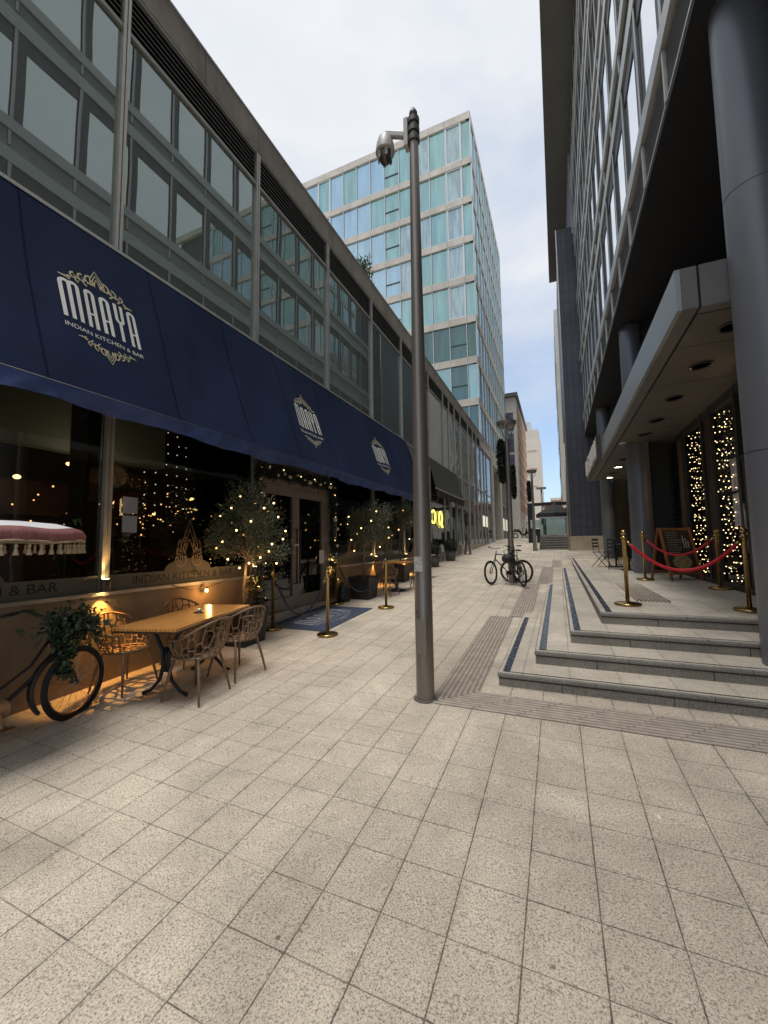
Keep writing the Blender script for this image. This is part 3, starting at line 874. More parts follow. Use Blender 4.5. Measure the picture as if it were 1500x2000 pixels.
for fi, z in enumerate(bz):
    z0, z1 = z+0.54, (bz[fi+1] if fi < 7 else 35.42)
    for bi, (a, b_) in enumerate(zip(bxs, bxs[1:])):
        # skip what the low building hides
        if z1 < 1.73 + 8.07*(-a)/4.975: continue
        r_ = rnd.random()
        if fi <= 2:
            m_ = (g_tdark, g_teal, g_tdark, g_pale)[(bi*2+fi) % 4] if bi != 1 else g_tdark
        elif bi in (1,): m_ = g_pale
        elif bi in (0, 2): m_ = g_teal
        elif bi in (3, 4): m_ = g_pale if r_ < .5 else g_teal
        else: m_ = g_blue if r_ < .65 else g_teal
        pn = part('window', MB().box(b_+0.03, a-0.03, TY+0.12, TY+0.14, z0, z1), m_, T, True)
        fr_ = MB().box(a-0.035, a+0.012, TY+0.02, TY+0.13, z0, z1)
        if (bi == 1 and 2 < fi) or (bi == 10 and fi > 5):
            fr_.box(b_+0.03, b_+0.13, TY+0.03, TY+0.12, z0, z1).box(a-0.13, a-0.036, TY+0.03, TY+0.12, z0, z1)
            fr_.box(b_+0.13, a-0.13, TY+0.03, TY+0.12, z1-0.09, z1).box(b_+0.13, a-0.13, TY+0.03, TY+0.12, z0, z0+0.09)
        if bi == 5 or (fi <= 2 and bi == 1):
            part('window_bar', MB().box(b_+0.03, a-0.04, TY+0.06, TY+0.12, z0+1.1, z0+1.17), M('bar_dark', (0.05, 0.08, 0.08), 0.5), pn, True)
        part('window_frame', fr_, white_fr, pn, True)
    yb = TY+0.10; k = 0
    while yb < 47.4:
        y2 = min(yb + 1.48, 47.5)
        m_ = (g_blue, g_teal, g_pale, g_teal, g_blue)[(k*3+fi*2) % 5] if fi > 1 else (g_pale, g_tdark, g_blue)[(k+fi) % 3]
        pn = part('side_window', MB().box(TX-0.06, TX-0.04, yb+0.03, y2-0.03, z0, z1), m_, T, True)
        fm_ = MB().box(TX-0.05, TX+0.05, yb-0.03, yb+0.03, z0, z1)
        part('window_frame', fm_, white_fr, pn, True)
        yb = y2; k += 1
# street-level glazing of the tower, past the portal
w = MB(); w.box(TX-0.3, TX-0.05, 41.25, 47.5, 1.0, 8.8)
part('street_glazing', w, g_far, T, True)
w = MB()
for k in range(5): w.box(TX-0.06, TX+0.03, 41.3+1.5*k, 41.36+1.5*k, 1.5, 8.8)
w.box(TX-0.06, TX+0.03, 41.25, 47.5, 5.35, 5.5)
part('street_mullions', w, alu_d, T, True)
# end wall
w = MB(); w.box(-24, TX-0.01, 47.6, 47.9, 1.5, 36.0)
part('end_wall', w, pale_stone, T, True)

# ================================================================ RIGHT: tower on columns
RX = 1.60
RB = thing('tower_on_columns', 'dark tower with white-edged window bands and overhanging roof standing on round columns', 'building', (2.0, 5.0, 0))
pale_alu = M('pale_aluminium', (0.46, 0.445, 0.415), 0.4, 0.5, ns=4, amt=0.08)
dgrey = M('dark_grey_panel', (0.085, 0.088, 0.092), 0.45, 0.3, ns=2, amt=0.15)
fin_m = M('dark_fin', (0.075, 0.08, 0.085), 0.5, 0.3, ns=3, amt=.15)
grille_m = M('grille_grey', (0.42, 0.425, 0.41), 0.5, 0.4)
col_m = M('column_grey_paint', (0.165, 0.172, 0.195), 0.38, 0.25, ns=0.8, amt=0.08)
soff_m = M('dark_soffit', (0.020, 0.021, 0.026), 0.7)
YE = 24.4
bandz = [(7.57, 8.62), (10.93, 12.05), (14.43, 15.45), (18.02, 19.0), (21.5, 22.4)]
first = 4.61; pitch = 1.432
yb0 = first - 12*pitch
for fi, (z0, z1) in enumerate(bandz):
    m_ = MB()
    m_.box(RX-0.05, RX+0.056, yb0, YE, z1-0.30, z1)                  # pale ledge above the grille
    if fi == 0:
        m_.box(RX-0.012, RX+0.02, yb0, YE, z0, z0+0.035)
    else:
        m_.box(RX-0.02, RX+0.06, yb0, YE, z0, z0+0.36)
    part('floor_band', m_, pale_alu, RB, True)
    gm = MB()
    for k in range(27):
        y = yb0 + k*pitch
        if y > YE - 0.5: break
        zt = z1-0.32; zb_ = z0+0.06 if fi == 0 else z0+0.45
        q = zb_ - (0.06 if fi else 0)
        while q < zt-0.02:
            gm.poly([(RX+0.002, y+0.06, q), (RX+0.002, min(y+pitch-0.04, YE), q), (RX+0.010, min(y+pitch-0.04, YE), q+0.034), (RX+0.010, y+0.06, q+0.034)])
            q += 0.042
    gm.box(RX+0.032, RX+0.2, yb0, YE, z0+0.04, z1-0.31)
    part('grille', gm, grille_m, RB, True)
    jm = MB()
    for k in range(27):
        y = yb0 + k*pitch
        if y > YE: break
        jm.box(RX-0.03, RX+0.03, y-0.03, y+0.03, z0-0.01 if fi == 0 else z0+0.42, z1-0.31)
    part('band_bracket', jm, pale_alu, RB, True)
    # window row above this band
    zw0, zw1 = z1, (bandz[fi+1][0] if fi < 4 else 24.5)
    y = yb0; k = 0
    while y < YE - 0.3:
        big = y < first - 0.1
        ln = pitch*(2 if big else 1); y2 = min(y+ln, YE)
        pn = part('window', MB().box(RX+0.042, RX+0.055, y+0.02, y2-0.02, zw0, zw1), g_white, RB, True)
        fm_ = MB(); lt = MB()
        nn = 2 if big else 1
        for q in range(nn):
            yy = y + q*pitch
            fm_.box(RX+0.005, RX+0.041, yy, yy+0.26, zw0, zw1-0.001)
            fm_.box(RX+0.025, RX+0.041, yy+0.261, yy+pitch-0.001, zw1-0.38, zw1-0.001)  # dark strip standing in for the shade at the window head
            lt.box(RX-0.014, RX-0.001, yy-0.01, yy+0.06, zw0, zw1)
        part('window_fin_head_shade', fm_, fin_m, pn, True)
        if not big: part('fin_edge', lt, pale_alu, pn, True)
        y = y2; k += 1
w = MB().box(RX+0.35, 14, yb0, YE, 7.62, 24.5)
part('core', w, void_m, RB, True)
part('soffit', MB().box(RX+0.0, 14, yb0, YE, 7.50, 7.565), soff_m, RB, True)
w = MB().box(RX+0.02, 14, YE+0.02, 37.0, 19.5, 24.5)
for k in range(17):
    w.box(RX-0.1, RX+0.02, YE+0.1+k*0.74, YE+0.25+k*0.74, 19.5, 24.5)
part('rear_facade', w, M('rear_lilac_grey', (0.25, 0.24, 0.27), 0.5, 0.2, ns=2, amt=.15), RB, True)
part('roof_overhang', MB().box(0.28, 14.5, yb0, 37.0, 24.55, 25.3), M('overhang_grey', (0.10, 0.098, 0.088), 0.7, ns=0.7, amt=.12), RB, True)
# columns
for k, yc in enumerate((-2.0, 5.12, 12.33, 19.60)):
    zt = 0.0 if k == 0 else 0.3
    c_ = MB(True).lathe([(0.262, zt-0.4), (0.262, 2.58)], (2.04, yc, 0), 40).lathe([(0.257, 2.58), (0.257, 2.594)], (2.04, yc, 0), 40)
    c_.lathe([(0.262, 2.594), (0.262, 5.30)], (2.04, yc, 0), 40).lathe([(0.257, 5.30), (0.257, 5.314)], (2.04, yc, 0), 40).lathe([(0.262, 5.314), (0.262, 7.49)], (2.04, yc, 0), 40)
    sharp(part('column', c_, col_m, RB, True), 50)

# recessed storey above the canopy
w = MB().box(4.2, 4.3, -10, 24.3, 4.8, 7.5)
part('recessed_glazing', w, g_rdark, RB, True)
w = MB()
for k in range(9): w.box(4.1, 4.2, -2+3*k, -1.75+3*k, 4.8, 7.5)
w.box(4.05, 4.2, -10, 24.3, 7.2, 7.49)
part('recessed_frame', w, dgrey, RB, True)

# canopy over the terrace
CXO, CY0, CY1, CZ0, CZ1 = 1.335, 5.26, 19.2, 4.28, 4.76
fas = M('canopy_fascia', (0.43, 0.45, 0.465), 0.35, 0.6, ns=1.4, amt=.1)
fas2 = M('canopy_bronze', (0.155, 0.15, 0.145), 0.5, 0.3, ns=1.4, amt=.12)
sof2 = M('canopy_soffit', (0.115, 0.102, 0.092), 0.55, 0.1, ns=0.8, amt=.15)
CP = thing('entrance_canopy', 'flat metal-clad canopy with round recessed lights over the raised terrace', 'canopy', (CXO, CY0, CZ0))
yy = CY0
while yy < CY1-0.1:
    y2 = min(yy+1.46, CY1)
    part('fascia_panel', MB().box(CXO, CXO+0.05, yy+0.004, y2-0.004, CZ0, CZ1), fas, CP, True)
    yy = y2
w = MB().box(CXO+0.052, CXO+0.20, CY0, CY1, CZ0, CZ1); w.box(CXO+0.225, 4.05, CY0, CY0+0.16, CZ0, CZ1)
part('edge_trim', w, fas2, CP, True)
w = MB().box(CXO+0.20, CXO+0.225, CY0+0.01, CY1, CZ0+0.02, CZ1-0.01); w.box(CXO+0.225, 4.05, CY0+0.165, CY1, CZ0+0.05, CZ1-0.02)
part('backing', w, void_m, CP, True)
yj = [CY0+0.19, 6.34, 7.78, 9.27, 10.75, 12.2, 13.7, 15.15, 16.6, 18.05, CY1]
for a, b_ in zip(yj, yj[1:]):
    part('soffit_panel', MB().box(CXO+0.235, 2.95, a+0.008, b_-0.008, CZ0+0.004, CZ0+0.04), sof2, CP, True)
ring_m = M('light_ring', (0.07, 0.06, 0.055), 0.4, 0.4)
lampon = EM('downlight_on', (1.0, 0.78, 0.5), 9.0, True)
lampoff = M('downlight_off', (0.16, 0.13, 0.11), 0.3)
for i, y in enumerate((5.92, 7.1, 8.57, 10.04, 11.25, 13.0, 14.5, 15.92, 17.2, 18.45)):
    rg = MB(True).lathe([(0.125, -0.001), (0.13, -0.02), (0.145, -0.022), (0.15, -0.001)], (2.04, y, CZ0+0.002), 28)
    ro = part('ceiling_ring', rg, ring_m, CP, True)
    dk = MB().lathe([(1e-6, 0), (0.124, 0)], (2.04, y, CZ0-0.002), 24)
    part('lamp_disc', dk, lampon if i in (7, 9) else lampoff, ro, True)
for y in (15.92, 18.45):
    ld = bpy.data.lights.new('downlight', 'SPOT'); ld.energy = 22; ld.color = (1, 0.72, 0.42); ld.spot_size = R(80); ld.spot_blend = 0.6; ld.shadow_soft_size = 0.06
    lo = bpy.data.objects.new('downlight', ld); COL.objects.link(lo); lo.location = (2.04, y, CZ0-0.03)

# shopfront under the canopy
SX = 2.82
SF = thing('bar_shopfront', 'dark framed glass shopfront with louvres under the canopy', 'shopfront', (SX, 8.0, 0.8))
def zt_(y): return tz(3, y)
w = MB()
for y in (7.35, 8.30, 9.47, 9.98, 11.32, 11.75): w.box(SX-0.05, SX+0.07, y-0.05, y+0.05, 0.82, CZ0-0.003)
w.box(SX-0.04, SX+0.06, 7.4, 11.7, 0.84, 0.95); w.box(SX-0.04, SX+0.06, 7.4, 11.7, CZ0-0.16, CZ0-0.003)
w.box(SX-0.04, SX+0.06, 7.4, 8.25, 3.0, 3.09)
part('frame', w, dark_frame, SF, True)
for a, b_ in ((8.35, 9.42), (10.03, 11.27)):
    part('shop_window', MB().box(SX, SX+0.012, a, b_, 0.95, CZ0-0.16), g_shop, SF, True)
part('wall_panel', MB().box(SX-0.01, SX+0.05, 9.52, 9.93, 0.95, CZ0-0.16), M('brown_panel', (0.06, 0.035, 0.025), 0.5, ns=3, amt=.3), SF, True)
dr = part('door', MB().box(SX-0.02, SX+0.03, 7.42, 7.52, 0.96, 2.99).box(SX-0.02, SX+0.03, 8.13, 8.24, 0.96, 2.99).box(SX-0.02, SX+0.03, 7.52, 8.13, 2.85, 2.99).box(SX-0.02, SX+0.03, 7.52, 8.13, 0.96, 1.1), dgrey, SF, True)
part('door_pane', MB().box(SX, SX+0.01, 7.52, 8.13, 1.1, 2.85), g_shop, dr, True)
part('door_handle', MB(True).tube([(SX-0.06, 8.16, 1.5), (SX-0.06, 8.16, 2.3)], 0.016, 8), alu_m, dr, True)
lv = MB()
for k in range(34):
    z = 0.95 + k*0.095
    lv.poly([(SX-0.03, 11.8, z), (SX-0.03, 12.88, z), (SX+0.05, 12.88, z+0.07), (SX+0.05, 11.8, z+0.07)])
lv.box(SX+0.055, SX+0.08, 11.8, 12.9, 0.85, CZ0-0.003)
part('louvre', lv, M('louvre_black', (0.05, 0.05, 0.055), 0.5, 0.2), SF, True)
part('pier_wall', MB().box(2.06, SX+0.1, 12.66, 12.86, 0.5, CZ0-0.003).box(SX-0.02, SX+0.1, 12.9, 20.2, 0.5, CZ0-0.003), M('pier_dark', (0.045, 0.045, 0.047), 0.55, 0.1, ns=2, amt=.15), SF, True)
part('end_wall', MB().box(2.15, 6.0, 20.25, 20.4, 0.5, CZ0+0.3), M('end_wall_brown', (0.13, 0.09, 0.055), 0.6, ns=2, amt=.2), SF, True)
part('kerb', MB().box(2.95, 14, -2.0, 7.3, 0.2, 7.4), dgrey, SF, True)
w = MB().box(7, 7.1, 7.3, 20, 0.8, 4.2).box(SX+0.1, 7, 12.9, 13.0, 0.8, 4.2).box(SX+0.08, 7, 7.3, 12.9, 4.15, 4.25).box(SX+0.08, 7, 7.2, 12.9, 0.5, 0.84)
part('interior', w, M('bar_interior', (0.16, 0.10, 0.065), 0.8, ns=1.3, amt=.5), SF, True)
for q, (y, z) in enumerate(((8.48, 2.55), (8.48, 1.95))):
    part('poster', MB().box(SX-0.012, SX-0.004, y, y+0.26, z, z+0.55), M('poster_white', (0.5, 0.49, 0.55), 0.6), SF, True)
il = bpy.data.lights.new('bar_lamp', 'POINT'); il.energy = 30; il.color = (1, 0.6, 0.3); il.shadow_soft_size = 0.3
io = bpy.data.objects.new('bar_lamp', il); COL.objects.link(io); io.location = (4.6, 9.6, 3.2)

# tiled tower block at the end of the right-hand building
tile_m, nt, out = newmat('dark_tile_cladding')
b_ = nt.nodes.new('ShaderNodeBsdfPrincipled'); b_.inputs['Roughness'].default_value = 0.4
br = nt.nodes.new('ShaderNodeTexBrick'); br.offset = 0; br.squash = 1
br.inputs['Scale'].default_value = 1.0
br.inputs['Brick Width'].default_value = 0.30; br.inputs['Row Height'].default_value = 0.62
br.inputs['Mortar Size'].default_value = 0.012; br.inputs['Mortar Smooth'].default_value = 0.2
setc(br.inputs['Color1'], (0.050, 0.050, 0.062)); setc(br.inputs['Color2'], (0.062, 0.060, 0.075)); setc(br.inputs['Mortar'], (0.012, 0.012, 0.014))
gg = nt.nodes.new('ShaderNodeNewGeometry'); ss = nt.nodes.new('ShaderNodeSeparateXYZ'); cb_ = nt.nodes.new('ShaderNodeCombineXYZ')
aa = nt.nodes.new('ShaderNodeMath'); aa.operation = 'ADD'
nt.links.new(gg.outputs['Position'], ss.inputs[0]); nt.links.new(ss.outputs['X'], aa.inputs[0]); nt.links.new(ss.outputs['Y'], aa.inputs[1])
nt.links.new(aa.outputs[0], cb_.inputs[0]); nt.links.new(ss.outputs['Z'], cb_.inputs[1])
nt.links.new(cb_.outputs[0], br.inputs['Vector']); nt.links.new(br.outputs['Color'], b_.inputs['Base Color']); nt.links.new(b_.outputs[0], out.inputs['Surface'])
MATS['dark_tile_cladding'] = tile_m
TB = thing('tiled_tower', 'narrow tower clad in dark purple-grey tiles on a beige stone plinth', 'building', (1.5, 24.8, 1.2))
part('tiled_wall', MB().box(0.70, 9.0, 24.6, 33.0, 2.0, 20.0), tile_m, TB, True)
part('plinth', MB().box(0.62, 9.0, 24.5, 33.1, 0.5, 1.998), M('beige_plinth', (0.46, 0.38, 0.26), 0.8, ns=1.5, amt=.18), TB, True)
w = MB(True).tube([(0.66, 24.56, 2.0), (0.66, 24.56, 20.0)], 0.03, 8)
part('corner_conduit', w, alu_d, TB, True)

# ================================================================ distant buildings
dist_pale = M('distant_pale_stone', (0.66, 0.61, 0.54), 0.8, ns=0.3, amt=.12)
PB = thing('pale_slab_building', 'tall pale slab building just behind the dark tiled tower', 'building', (3.0, 46.0, 1.9))
part('wall', MB().box(0.62, 8, 45, 60, 1.9, 26.4), dist_pale, PB, True)
w = MB()
for k in range(7): w.box(0.58, 0.62, 46.5, 58, 4+3.1*k, 5.6+3.1*k)
part('window_row', w, g_far2, PB, True)
part('rooftop_box', MB().box(1.0, 6, 46, 58, 26.4, 27.8), M('roof_white', (0.6, 0.6, 0.62), 0.6), PB, True)

CB = thing('cream_building', 'cream stone building with tan cladding and jutting flat roof at the end of the street', 'building', (-6, 50, 2.0))
cream = M('cream_stone', (0.80, 0.77, 0.70), 0.8, ns=0.5, amt=.1)
part('wall', MB().box(-14, -4.0, 50, 66.5, 1.9, 19.3), cream, CB, True)
part('roof', MB().box(-14, -3.75, 49.6, 67, 19.32, 19.75), M('roof_dark', (0.16, 0.15, 0.13), 0.7), CB, True)
tanm = M('tan_cladding', (0.50, 0.31, 0.17), 0.8, ns=0.7, amt=.2)
w = MB()
for k in range(9):
    w.box(-4.0, -3.93, 51.6, 66.0, 5.6+1.5*k, 6.65+1.5*k)
part('tan_cladding', w, tanm, CB, True)
w = MB()
for k in range(6): w.box(-4.0, -3.97, 52+2.3*k, 53.6+2.3*k, 2.1, 4.7)
part('ground_window', w, g_far2, CB, True)
w = MB()
for k in range(4): w.box(-5.3, -4.35, 49.93, 49.99, 15.2-2.6*k, 17.4-2.6*k)
w.box(-9, -5.5, 49.93, 49.99, 3, 19)
part('corner_window', w, M('lilac_glass', (0.16, 0.15, 0.22), 0.15, 0.2, ns=1.5, amt=.4), CB, True)

FB = thing('beige_block', 'plain beige block closing the view at the far end of the street', 'building', (-5, 75, 2.0))
part('wall', MB().box(-7.0, -2.35, 75, 92, 1.9, 21.6), dist_pale, FB, True)
w = MB()
for k in range(5): w.box(-4.4, -2.8, 74.93, 74.99, 5+3.2*k, 5.08+3.2*k)
part('string_course', w, tanm, FB, True)
part('rooftop_box', MB().box(-4.6, -3.7, 76, 82, 21.6, 23.4), M('roof_pale', (0.55, 0.56, 0.56), 0.6), FB, True)

RBk = thing('low_brick_building', 'low distant brick building with pale top seen under the sky gap', 'building', (2, 90, 2))
part('wall', MB().box(-0.95, 12, 90, 100, 1.9, 10.2), M('distant_brick', (0.36, 0.25, 0.2), 0.8, ns=0.6, amt=.2), RBk, True)
part('roof', MB().box(-1.1, 12, 89.8, 100, 10.2, 10.7), dist_pale, RBk, True)
RR = thing('red_roofed_pavilion', 'low pavilion with orange-red roof behind the black pergola', 'pavilion', (-1, 60, 2))
part('roof', MB().box(-1.75, 3.0, 58, 64, 6.6, 7.0), M('red_roof', (0.55, 0.14, 0.08), 0.7, ns=2, amt=.2), RR, True)
w = MB()
for x in (-1.6, 0.2, 2.2): w.box(x, x+0.2, 58.2, 58.4, 1.9, 6.6)
w.box(-1.6, 3.0, 63.0, 63.2, 1.9, 6.6)
part('wall', w, cream, RR, True)

# ================================================================ FURNITURE AND SMALL THINGS
brass = M('polished_brass', (0.42, 0.29, 0.12), 0.24, 1.0, ns=6, amt=.15)
steel_pole = M('pole_bronze_steel', (0.25, 0.22, 0.195), 0.36, 0.65, ns=2.5, amt=.14, stretch=(1, 1, 0.2))
warm_bulb = EM('warm_bulb', (1.0, 0.60, 0.20), 4.5)
white_bulb = EM('soft_white_bulb', (1.0, 0.72, 0.34), 1.6)

def spot(name, loc, direction, energy, col, ang, size=0.03, blend=0.5):
    ld = bpy.data.lights.new(name, 'SPOT'); ld.energy = energy; ld.color = col
    ld.spot_size = R(ang); ld.spot_blend = blend; ld.shadow_soft_size = size
    o = bpy.data.objects.new(name, ld); COL.objects.link(o); o.location = loc
    o.rotation_euler = (-Vector(direction)).to_track_quat('Z', 'Y').to_euler()
    return o

# ---- steel post with dome camera
px_, py_ = -1.275, 3.93
pz_ = gz(py_)
P_ = thing('camera_post', 'tall brown steel post with a dome camera on top, in the middle of the paving', 'post', (px_, py_, pz_))
prof = [(0.089, -0.02), (0.089, 0.4), (0.085, 1.8), (0.074, 1.95), (0.060, 4.2), (0.050, 6.3), (0.048, 6.31), (1e-5, 6.32)]
prof = [(0.090, -0.02), (0.0895, 0.9), (0.0885, 0.905), (0.088, 1.7), (0.062, 4.3), (0.047, 6.30), (1e-5, 6.31)]
sharp(part('pole', MB(True).lathe(prof, (0,0,0), 32), steel_pole, P_))
part('base_collar', MB(True).lathe([(0.118, -0.02), (0.118, 0.006), (0.108, 0.012), (0.0915, 0.014)], (0,0,0), 32), M('collar_mortar', (0.10, 0.09, 0.08), 0.8, ns=30, amt=.3), P_)
hd = MB().obox((0.0, -0.0865, 0.62), (0.10, 0.012, 0.34))
part('access_door', hd, steel_pole, P_)
part('sticker', MB().obox((-0.018, -0.0905, 1.33), (0.085, 0.003, 0.15)), M('sticker_white', (0.45, 0.44, 0.43), 0.7, ns=40, amt=.4), P_)
bl = MB()
for z in (0.52, 0.86): bl.obox((-0.045, -0.079, z), (0.014, 0.01, 0.014))
part('bolt', bl, black_m, P_)
bk_ = MB(True)
for z in (6.00, 6.11, 6.22):
    bk_.lathe([(0.052, -0.035), (0.066, -0.03), (0.066, 0.03), (0.052, 0.035)], (0, 0, z), 24)
sharp(part('clamp_band', bk_, M('clamp_black', (0.06, 0.058, 0.054), 0.5, 0.2), P_))
cp = MB(True).lathe([(0.05, 6.27), (0.045, 6.33), (0.02, 6.38), (1e-5, 6.385)], (0, 0, 0), 16)
part('cap', cp, MATS['clamp_black'], P_)
cam_grey = M('camera_grey', (0.42, 0.41, 0.38), 0.45)
br_ = MB().box(-0.105, -0.055, -0.05, 0.05, 5.93, 6.27)
part('bracket', br_, cam_grey, P_, bevel=0.008)
arm = MB().beam((-0.10, 0, 6.10), (-0.34, 0, 6.22), 0.055, 0.065)
part('arm', arm, cam_grey, P_, bevel=0.012)
hs = MB(True).lathe([(0.028, 6.235), (0.045, 6.215), (0.075, 6.17), (0.098, 6.10), (0.108, 6.03), (0.110, 5.995), (0.098, 5.985), (0.085, 5.985)], (-0.345, 0, 0), 28)
sharp(part('camera_housing', hs, cam_grey, P_), 50)
dm = MB(True).lathe([(1e-5, 5.855), (0.03, 5.862), (0.055, 5.885), (0.072, 5.925), (0.078, 5.97), (0.078, 6.0)], (-0.345, 0, 0), 24)
part('camera_dome', dm, M('dome_smoke', (0.06, 0.055, 0.05), 0.2, spec=0.6), P_)
for k in range(6):
    a = k*PI/3; fins = MB().obox((-0.345+0.082*math.cos(a), 0.082*math.sin(a), 5.945), (0.012, 0.03, 0.09), (0, 0, a))
    part('dome_guard', fins, cam_grey, P_)

# ---- street lamps with dish heads
def street_lamp(x, y, label):
    L_ = thing('street_lamp', label, 'street lamp', (x, y, gz(y)), 0, 'dish-headed street lamps')
    sharp(part('pole', MB(True).lathe([(0.098, -0.05), (0.098, 1.0), (0.09, 1.02), (0.078, 1.08), (0.062, 4.05), (0.05, 4.1), (1e-5, 4.11)], (0,0,0), 20), steel_pole, L_))
    ft = MB(True)
    for k in range(3):
        a = R(25 + 120*k)
        ft.tube([(0.03*math.cos(a), 0.03*math.sin(a), 4.02), (0.05*math.cos(a), 0.05*math.sin(a), 4.12), (0.235*math.cos(a), 0.235*math.sin(a), 4.50)], 0.014, 6)
    part('fork', ft, alu_d, L_)
    part('lantern', MB(True).lathe([(0.03, 4.1), (0.05, 4.2), (0.06, 4.38), (0.045, 4.44)], (0,0,0), 16), M('lantern_glass', (0.45, 0.5, 0.52), 0.2), L_)
    sharp(part('dish', MB(True).lathe([(1e-5, 4.455), (0.16, 4.455), (0.24, 4.49), (0.285, 4.60), (0.285, 4.62), (0.27, 4.625), (1e-5, 4.64)], (0,0,0), 32), M('dish_grey', (0.24, 0.23, 0.20), 0.45, 0.4, ns=6, amt=.15), L_), 35)
    return L_
l1 = street_lamp(-1.235, 11.92, 'nearer dish-topped street lamp with two bicycles chained to its foot')
l2 = street_lamp(-1.225, 24.3, 'farther dish-topped street lamp beside the grey flight of steps')

needle = M('fir_green', (0.018, 0.032, 0.018), 0.7, ns=20, amt=.5)
def wreath(x, y, z, rad, thick, yaw, label, rz=1.25):
    o = MB(); n = int(4200*rad)
    for i in range(n):
        a = rnd.random()*2*PI
        c = Vector((math.cos(a)*rad, 0, math.sin(a)*rad*rz))
        q = Vector((rnd.gauss(0,1), rnd.gauss(0,1), rnd.gauss(0,1))).normalized()
        o.leaf(c + q*thick*0.35*rnd.random(), (q + Vector((0,0,-0.3))), thick*rnd.uniform(0.55, 1.0), 0.045, (0.3,0.2,1))
    ob = part('wreath', o, needle)
    ob.location = (x, y, z); ob.rotation_euler = (0, 0, yaw)
    tag(ob, label, 'wreath', 'green wreaths hung on the lamp posts')
    part('hoop', MB(True).tube([(rad*math.cos(2*PI*k/28), 0, rad*rz*math.sin(2*PI*k/28)) for k in range(28)], 0.02, 6, closed=True), needle, ob)
    return ob
wreath(-1.39, 11.9, 4.06, 0.44, 0.12, R(88), 'large dark green wreath on the left side of the nearer street lamp')
wreath(-1.10, 12.0, 3.45, 0.36, 0.06, R(89), 'thin green wreath on the right side of the nearer street lamp')
wreath(-1.40, 24.3, 4.62, 0.42, 0.12, R(86), 'dark green wreath on the far street lamp by the steps')

# ---- lattice tub chairs
cop = M('copper_brown_plastic', (0.19, 0.115, 0.065), 0.42, ns=5, amt=.12, coord='obj')
def shell(u, v):
    """u 0..1 round from one arm over the back to the other, v 0..1 seat edge to rim"""
    th = R(-128 + 256*u)
    back = math.cos(th/2)**2
    zr = 0.655 + 0.165*max(0, math.cos(th))**1.3 - 0.035*(1-back)
    z0_ = 0.435
    r0, r1 = 0.205, 0.285 + 0.025*max(0, math.cos(th))
    t = v
    r_ = r0 + (r1-r0)*(1-(1-t)**1.7)
    z = z0_ + (zr-z0_)*t**1.15
    return Vector((math.sin(th)*r_*1.02, math.cos(th)*r_, z))
def lattice(nu, nv, fn, jit, rr, mb, clip=None):
    """honeycomb-like web of struts over a surface"""
    g_ = random.Random(5)
    pts = {}
    for i in range(nu+1):
        for j in range(nv+1):
            ed = j in (0, nv)
            pts[i, j] = (min(1, max(0, (i + (0 if i in (0, nu) else g_.uniform(-jit, jit)))/nu)), (j + (0 if ed else g_.uniform(-jit, jit)))/nv)
    for i in range(nu+1):
        for j in range(nv+1):
            nb = []
            if j < nv: nb.append((i, j+1))
            if i < nu and (i+j) % 2 == 0: nb.append((i+1, j))
            for q in nb:
                a, b_ = pts[i, j], pts[q]
                m_ = ((a[0]+b_[0])/2, (a[1]+b_[1])/2)
                pp = [fn(*a), fn(*m_), fn(*b_)]
                if clip and not all(clip(p) for p in pp): continue
                mb.tube(pp, [rr*1.25, rr*0.85, rr*1.25], 5, caps=False)
def make_chair(label, loc, rz, group):
    c = thing('lattice_chair', label, 'chair', loc, rz, group)
    m_ = MB(True); lattice(17, 5, shell, 0.30, 0.0085, m_)
    part('backrest', m_, cop, c)
    part('rim', MB(True).tube([shell(i/30, 1.0) for i in range(31)], 0.012, 7), cop, c)
    sm = MB(True)
    def seat(u, v):
        x = -0.21 + 0.42*u; y = -0.235 + 0.42*v
        return Vector((x, y, 0.432 - 0.02*(1-(x*x+y*y)/0.06)))
    lattice(7, 7, seat, 0.28, 0.011, sm, lambda p: p.x**2*0.9 + (p.y+0.02)**2 < 0.054)
    sm.tube([(0.222*math.sin(2*PI*k/28), 0.215*math.cos(2*PI*k/28)-0.015, 0.432) for k in range(28)], 0.014, 6, closed=True)
    for k in range(5):
        a = k*1.3+.4; q = Vector((0.09*math.cos(a), 0.09*math.sin(a)-0.02, 0.424))
        sm.obox(q, (0.085, 0.05, 0.012), (0, 0, a))
    part('seat', sm, cop, c)
    for sx, sy in ((-1,-1),(1,-1),(1,1),(-1,1)):
        part('leg', MB(True).tube([(sx*0.155, sy*0.145-0.01, 0.435), (sx*0.20, sy*0.20-0.01, 0.2), (sx*0.235, sy*0.235-0.01, 0.0)], [0.017, 0.014, 0.0105], 8), cop, c)
    return c
GCH = 'brown lattice chairs at the restaurant tables'
ch = make_chair('front left lattice chair at the near table, its back to the street', (-3.56, 3.22, gz(3.22)), R(-84), GCH)
copy_tree(ch, None, (-3.62, 3.86, gz(3.86)), R(-96), 'front right lattice chair at the near table, beside the black planter', GCH)
copy_tree(ch, None, (-4.56, 3.10, gz(3.10)), R(97), 'lattice chair lit orange by the wall lamp, next to the bicycle wheel', GCH)
copy_tree(ch, None, (-4.60, 3.98, gz(3.98)), R(86), 'shadowed lattice chair between the near table and the wall', GCH)
copy_tree(ch, None, (-3.50, 10.55, gz(10.55)), R(-80), 'street-side lattice chair at the far table, half hidden by the post', GCH)
copy_tree(ch, None, (-3.95, 9.25, gz(9.25)), R(175), 'lattice chair between the second planter and the far table', GCH)
copy_tree(ch, None, (-4.45, 10.3, gz(10.3)), R(95), 'wall-side lattice chair at the far table', GCH)

